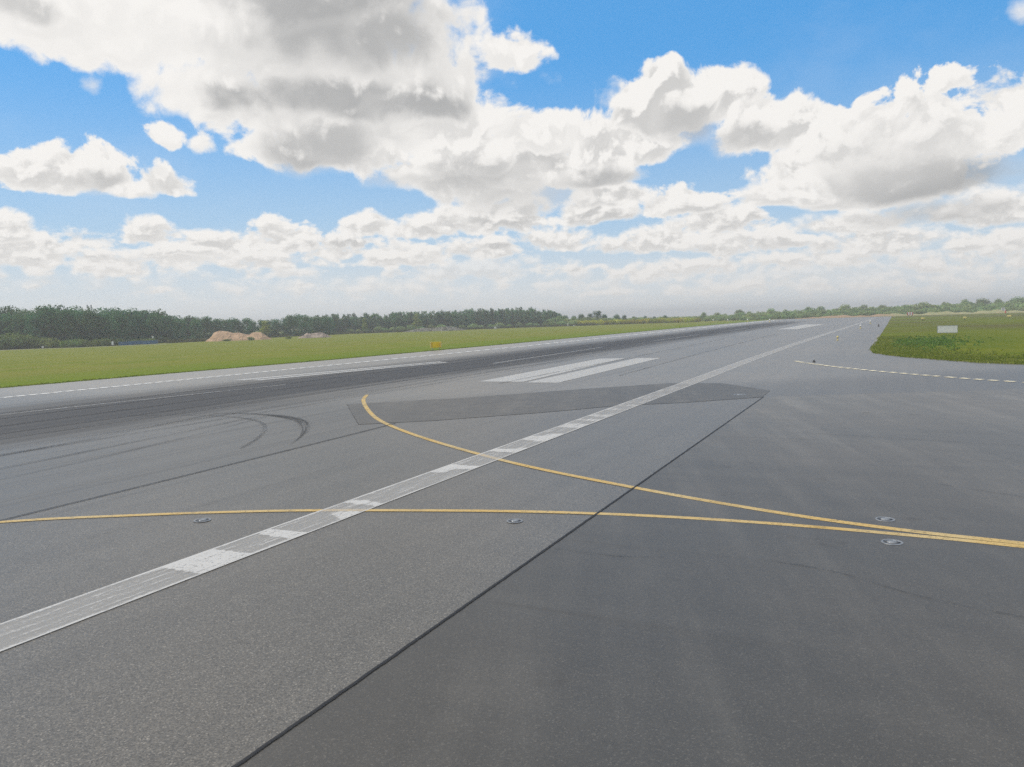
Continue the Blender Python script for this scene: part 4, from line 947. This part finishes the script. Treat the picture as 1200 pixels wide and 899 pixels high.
bm = bmesh.new(); cyl(bm, (0, 0, 0), .06, .05, 2.7); mesh_obj('shaft', bm, M_GREYM, st)
bm = bmesh.new(); cyl(bm, (0, 0, 2.7), .12, .10, .25, 10); mesh_obj('head', bm, M_WPAINT, st)
# aerial tower showing over the tall wood
pos = at(110, 262); tw = empty('aerial_tower', pos, facing(pos)); tag(tw, 'grey aerial tower just showing over the tops of the tall wood', 'tower')
bm = bmesh.new()
for sx in (-.45, .45):
    for sy in (-.45, .45): cyl(bm, (sx, sy, 0), .06, .05, 10.9)
for k in range(8):
    for sy in (-.45, .45): box(bm, (0, sy, .7 + k * 1.35), (.9, .05, .05)); box(bm, (sy, 0, .7 + k * 1.35), (.05, .9, .05))
mesh_obj('mast', bm, M_GREYM, tw)
for sx in (-.5, .5):
    bm = bmesh.new(); box(bm, (sx, -.5, 11.3), (.36, .22, .9), 0, .03); mesh_obj('aerial_panel', bm, M_GREYM, tw)
# far right: small white hut with a red stake before it
pos = at(1175.5, 441); ht = empty('hut', pos, facing(pos)); tag(ht, 'tiny white hut on the dry bank at the far right', 'hut')
bm = bmesh.new(); box(bm, (0, 0, 1.3), (1.5, 1.4, 2.3), 0, .02); mesh_obj('wall', bm, M_WPAINT, ht)
bm = bmesh.new(); box(bm, (0, 0, 2.52), (1.75, 1.65, .14), 0, .02); mesh_obj('roof', bm, M_GREYM, ht)
bm = bmesh.new(); box(bm, (0, -.72, 1.15), (.7, .05, 1.8)); mesh_obj('door', bm, M_GREYM, ht)
pos = at(1178.5, 425); ht = empty('marker_post', pos, facing(pos)); tag(ht, 'short red marker post in front of the tiny white hut', 'marker')
bm = bmesh.new(); cyl(bm, (0, 0, 0), .35, .22, 1.3, 10); mesh_obj('post', bm, M_RED, ht)
bm = bmesh.new(); cyl(bm, (0, 0, 1.3), .26, .2, .25, 10); mesh_obj('cap', bm, M_WPAINT, ht)

# ------------------------------------------------------------------ the air
bm = bmesh.new(); box(bm, (0, 1000, 10.0), (3300, 2900, 22.0))
hz = stuff(mesh_obj('haze', bm, None))
m_ = bpy.data.materials.new('air'); m_.use_nodes = True; nt = NT(m_.node_tree); m_.node_tree.nodes.clear()
out = nt.n('ShaderNodeOutputMaterial'); vp = nt.n('ShaderNodeVolumePrincipled')
vp.inputs['Color'].default_value = (.95, .95, .94, 1); vp.inputs['Density'].default_value = .00080; vp.inputs['Anisotropy'].default_value = .25
nt.put(out.inputs['Volume'], vp.outputs[0]); hz.data.materials.append(m_)
hz['label'] = 'thin summer haze over the airfield'
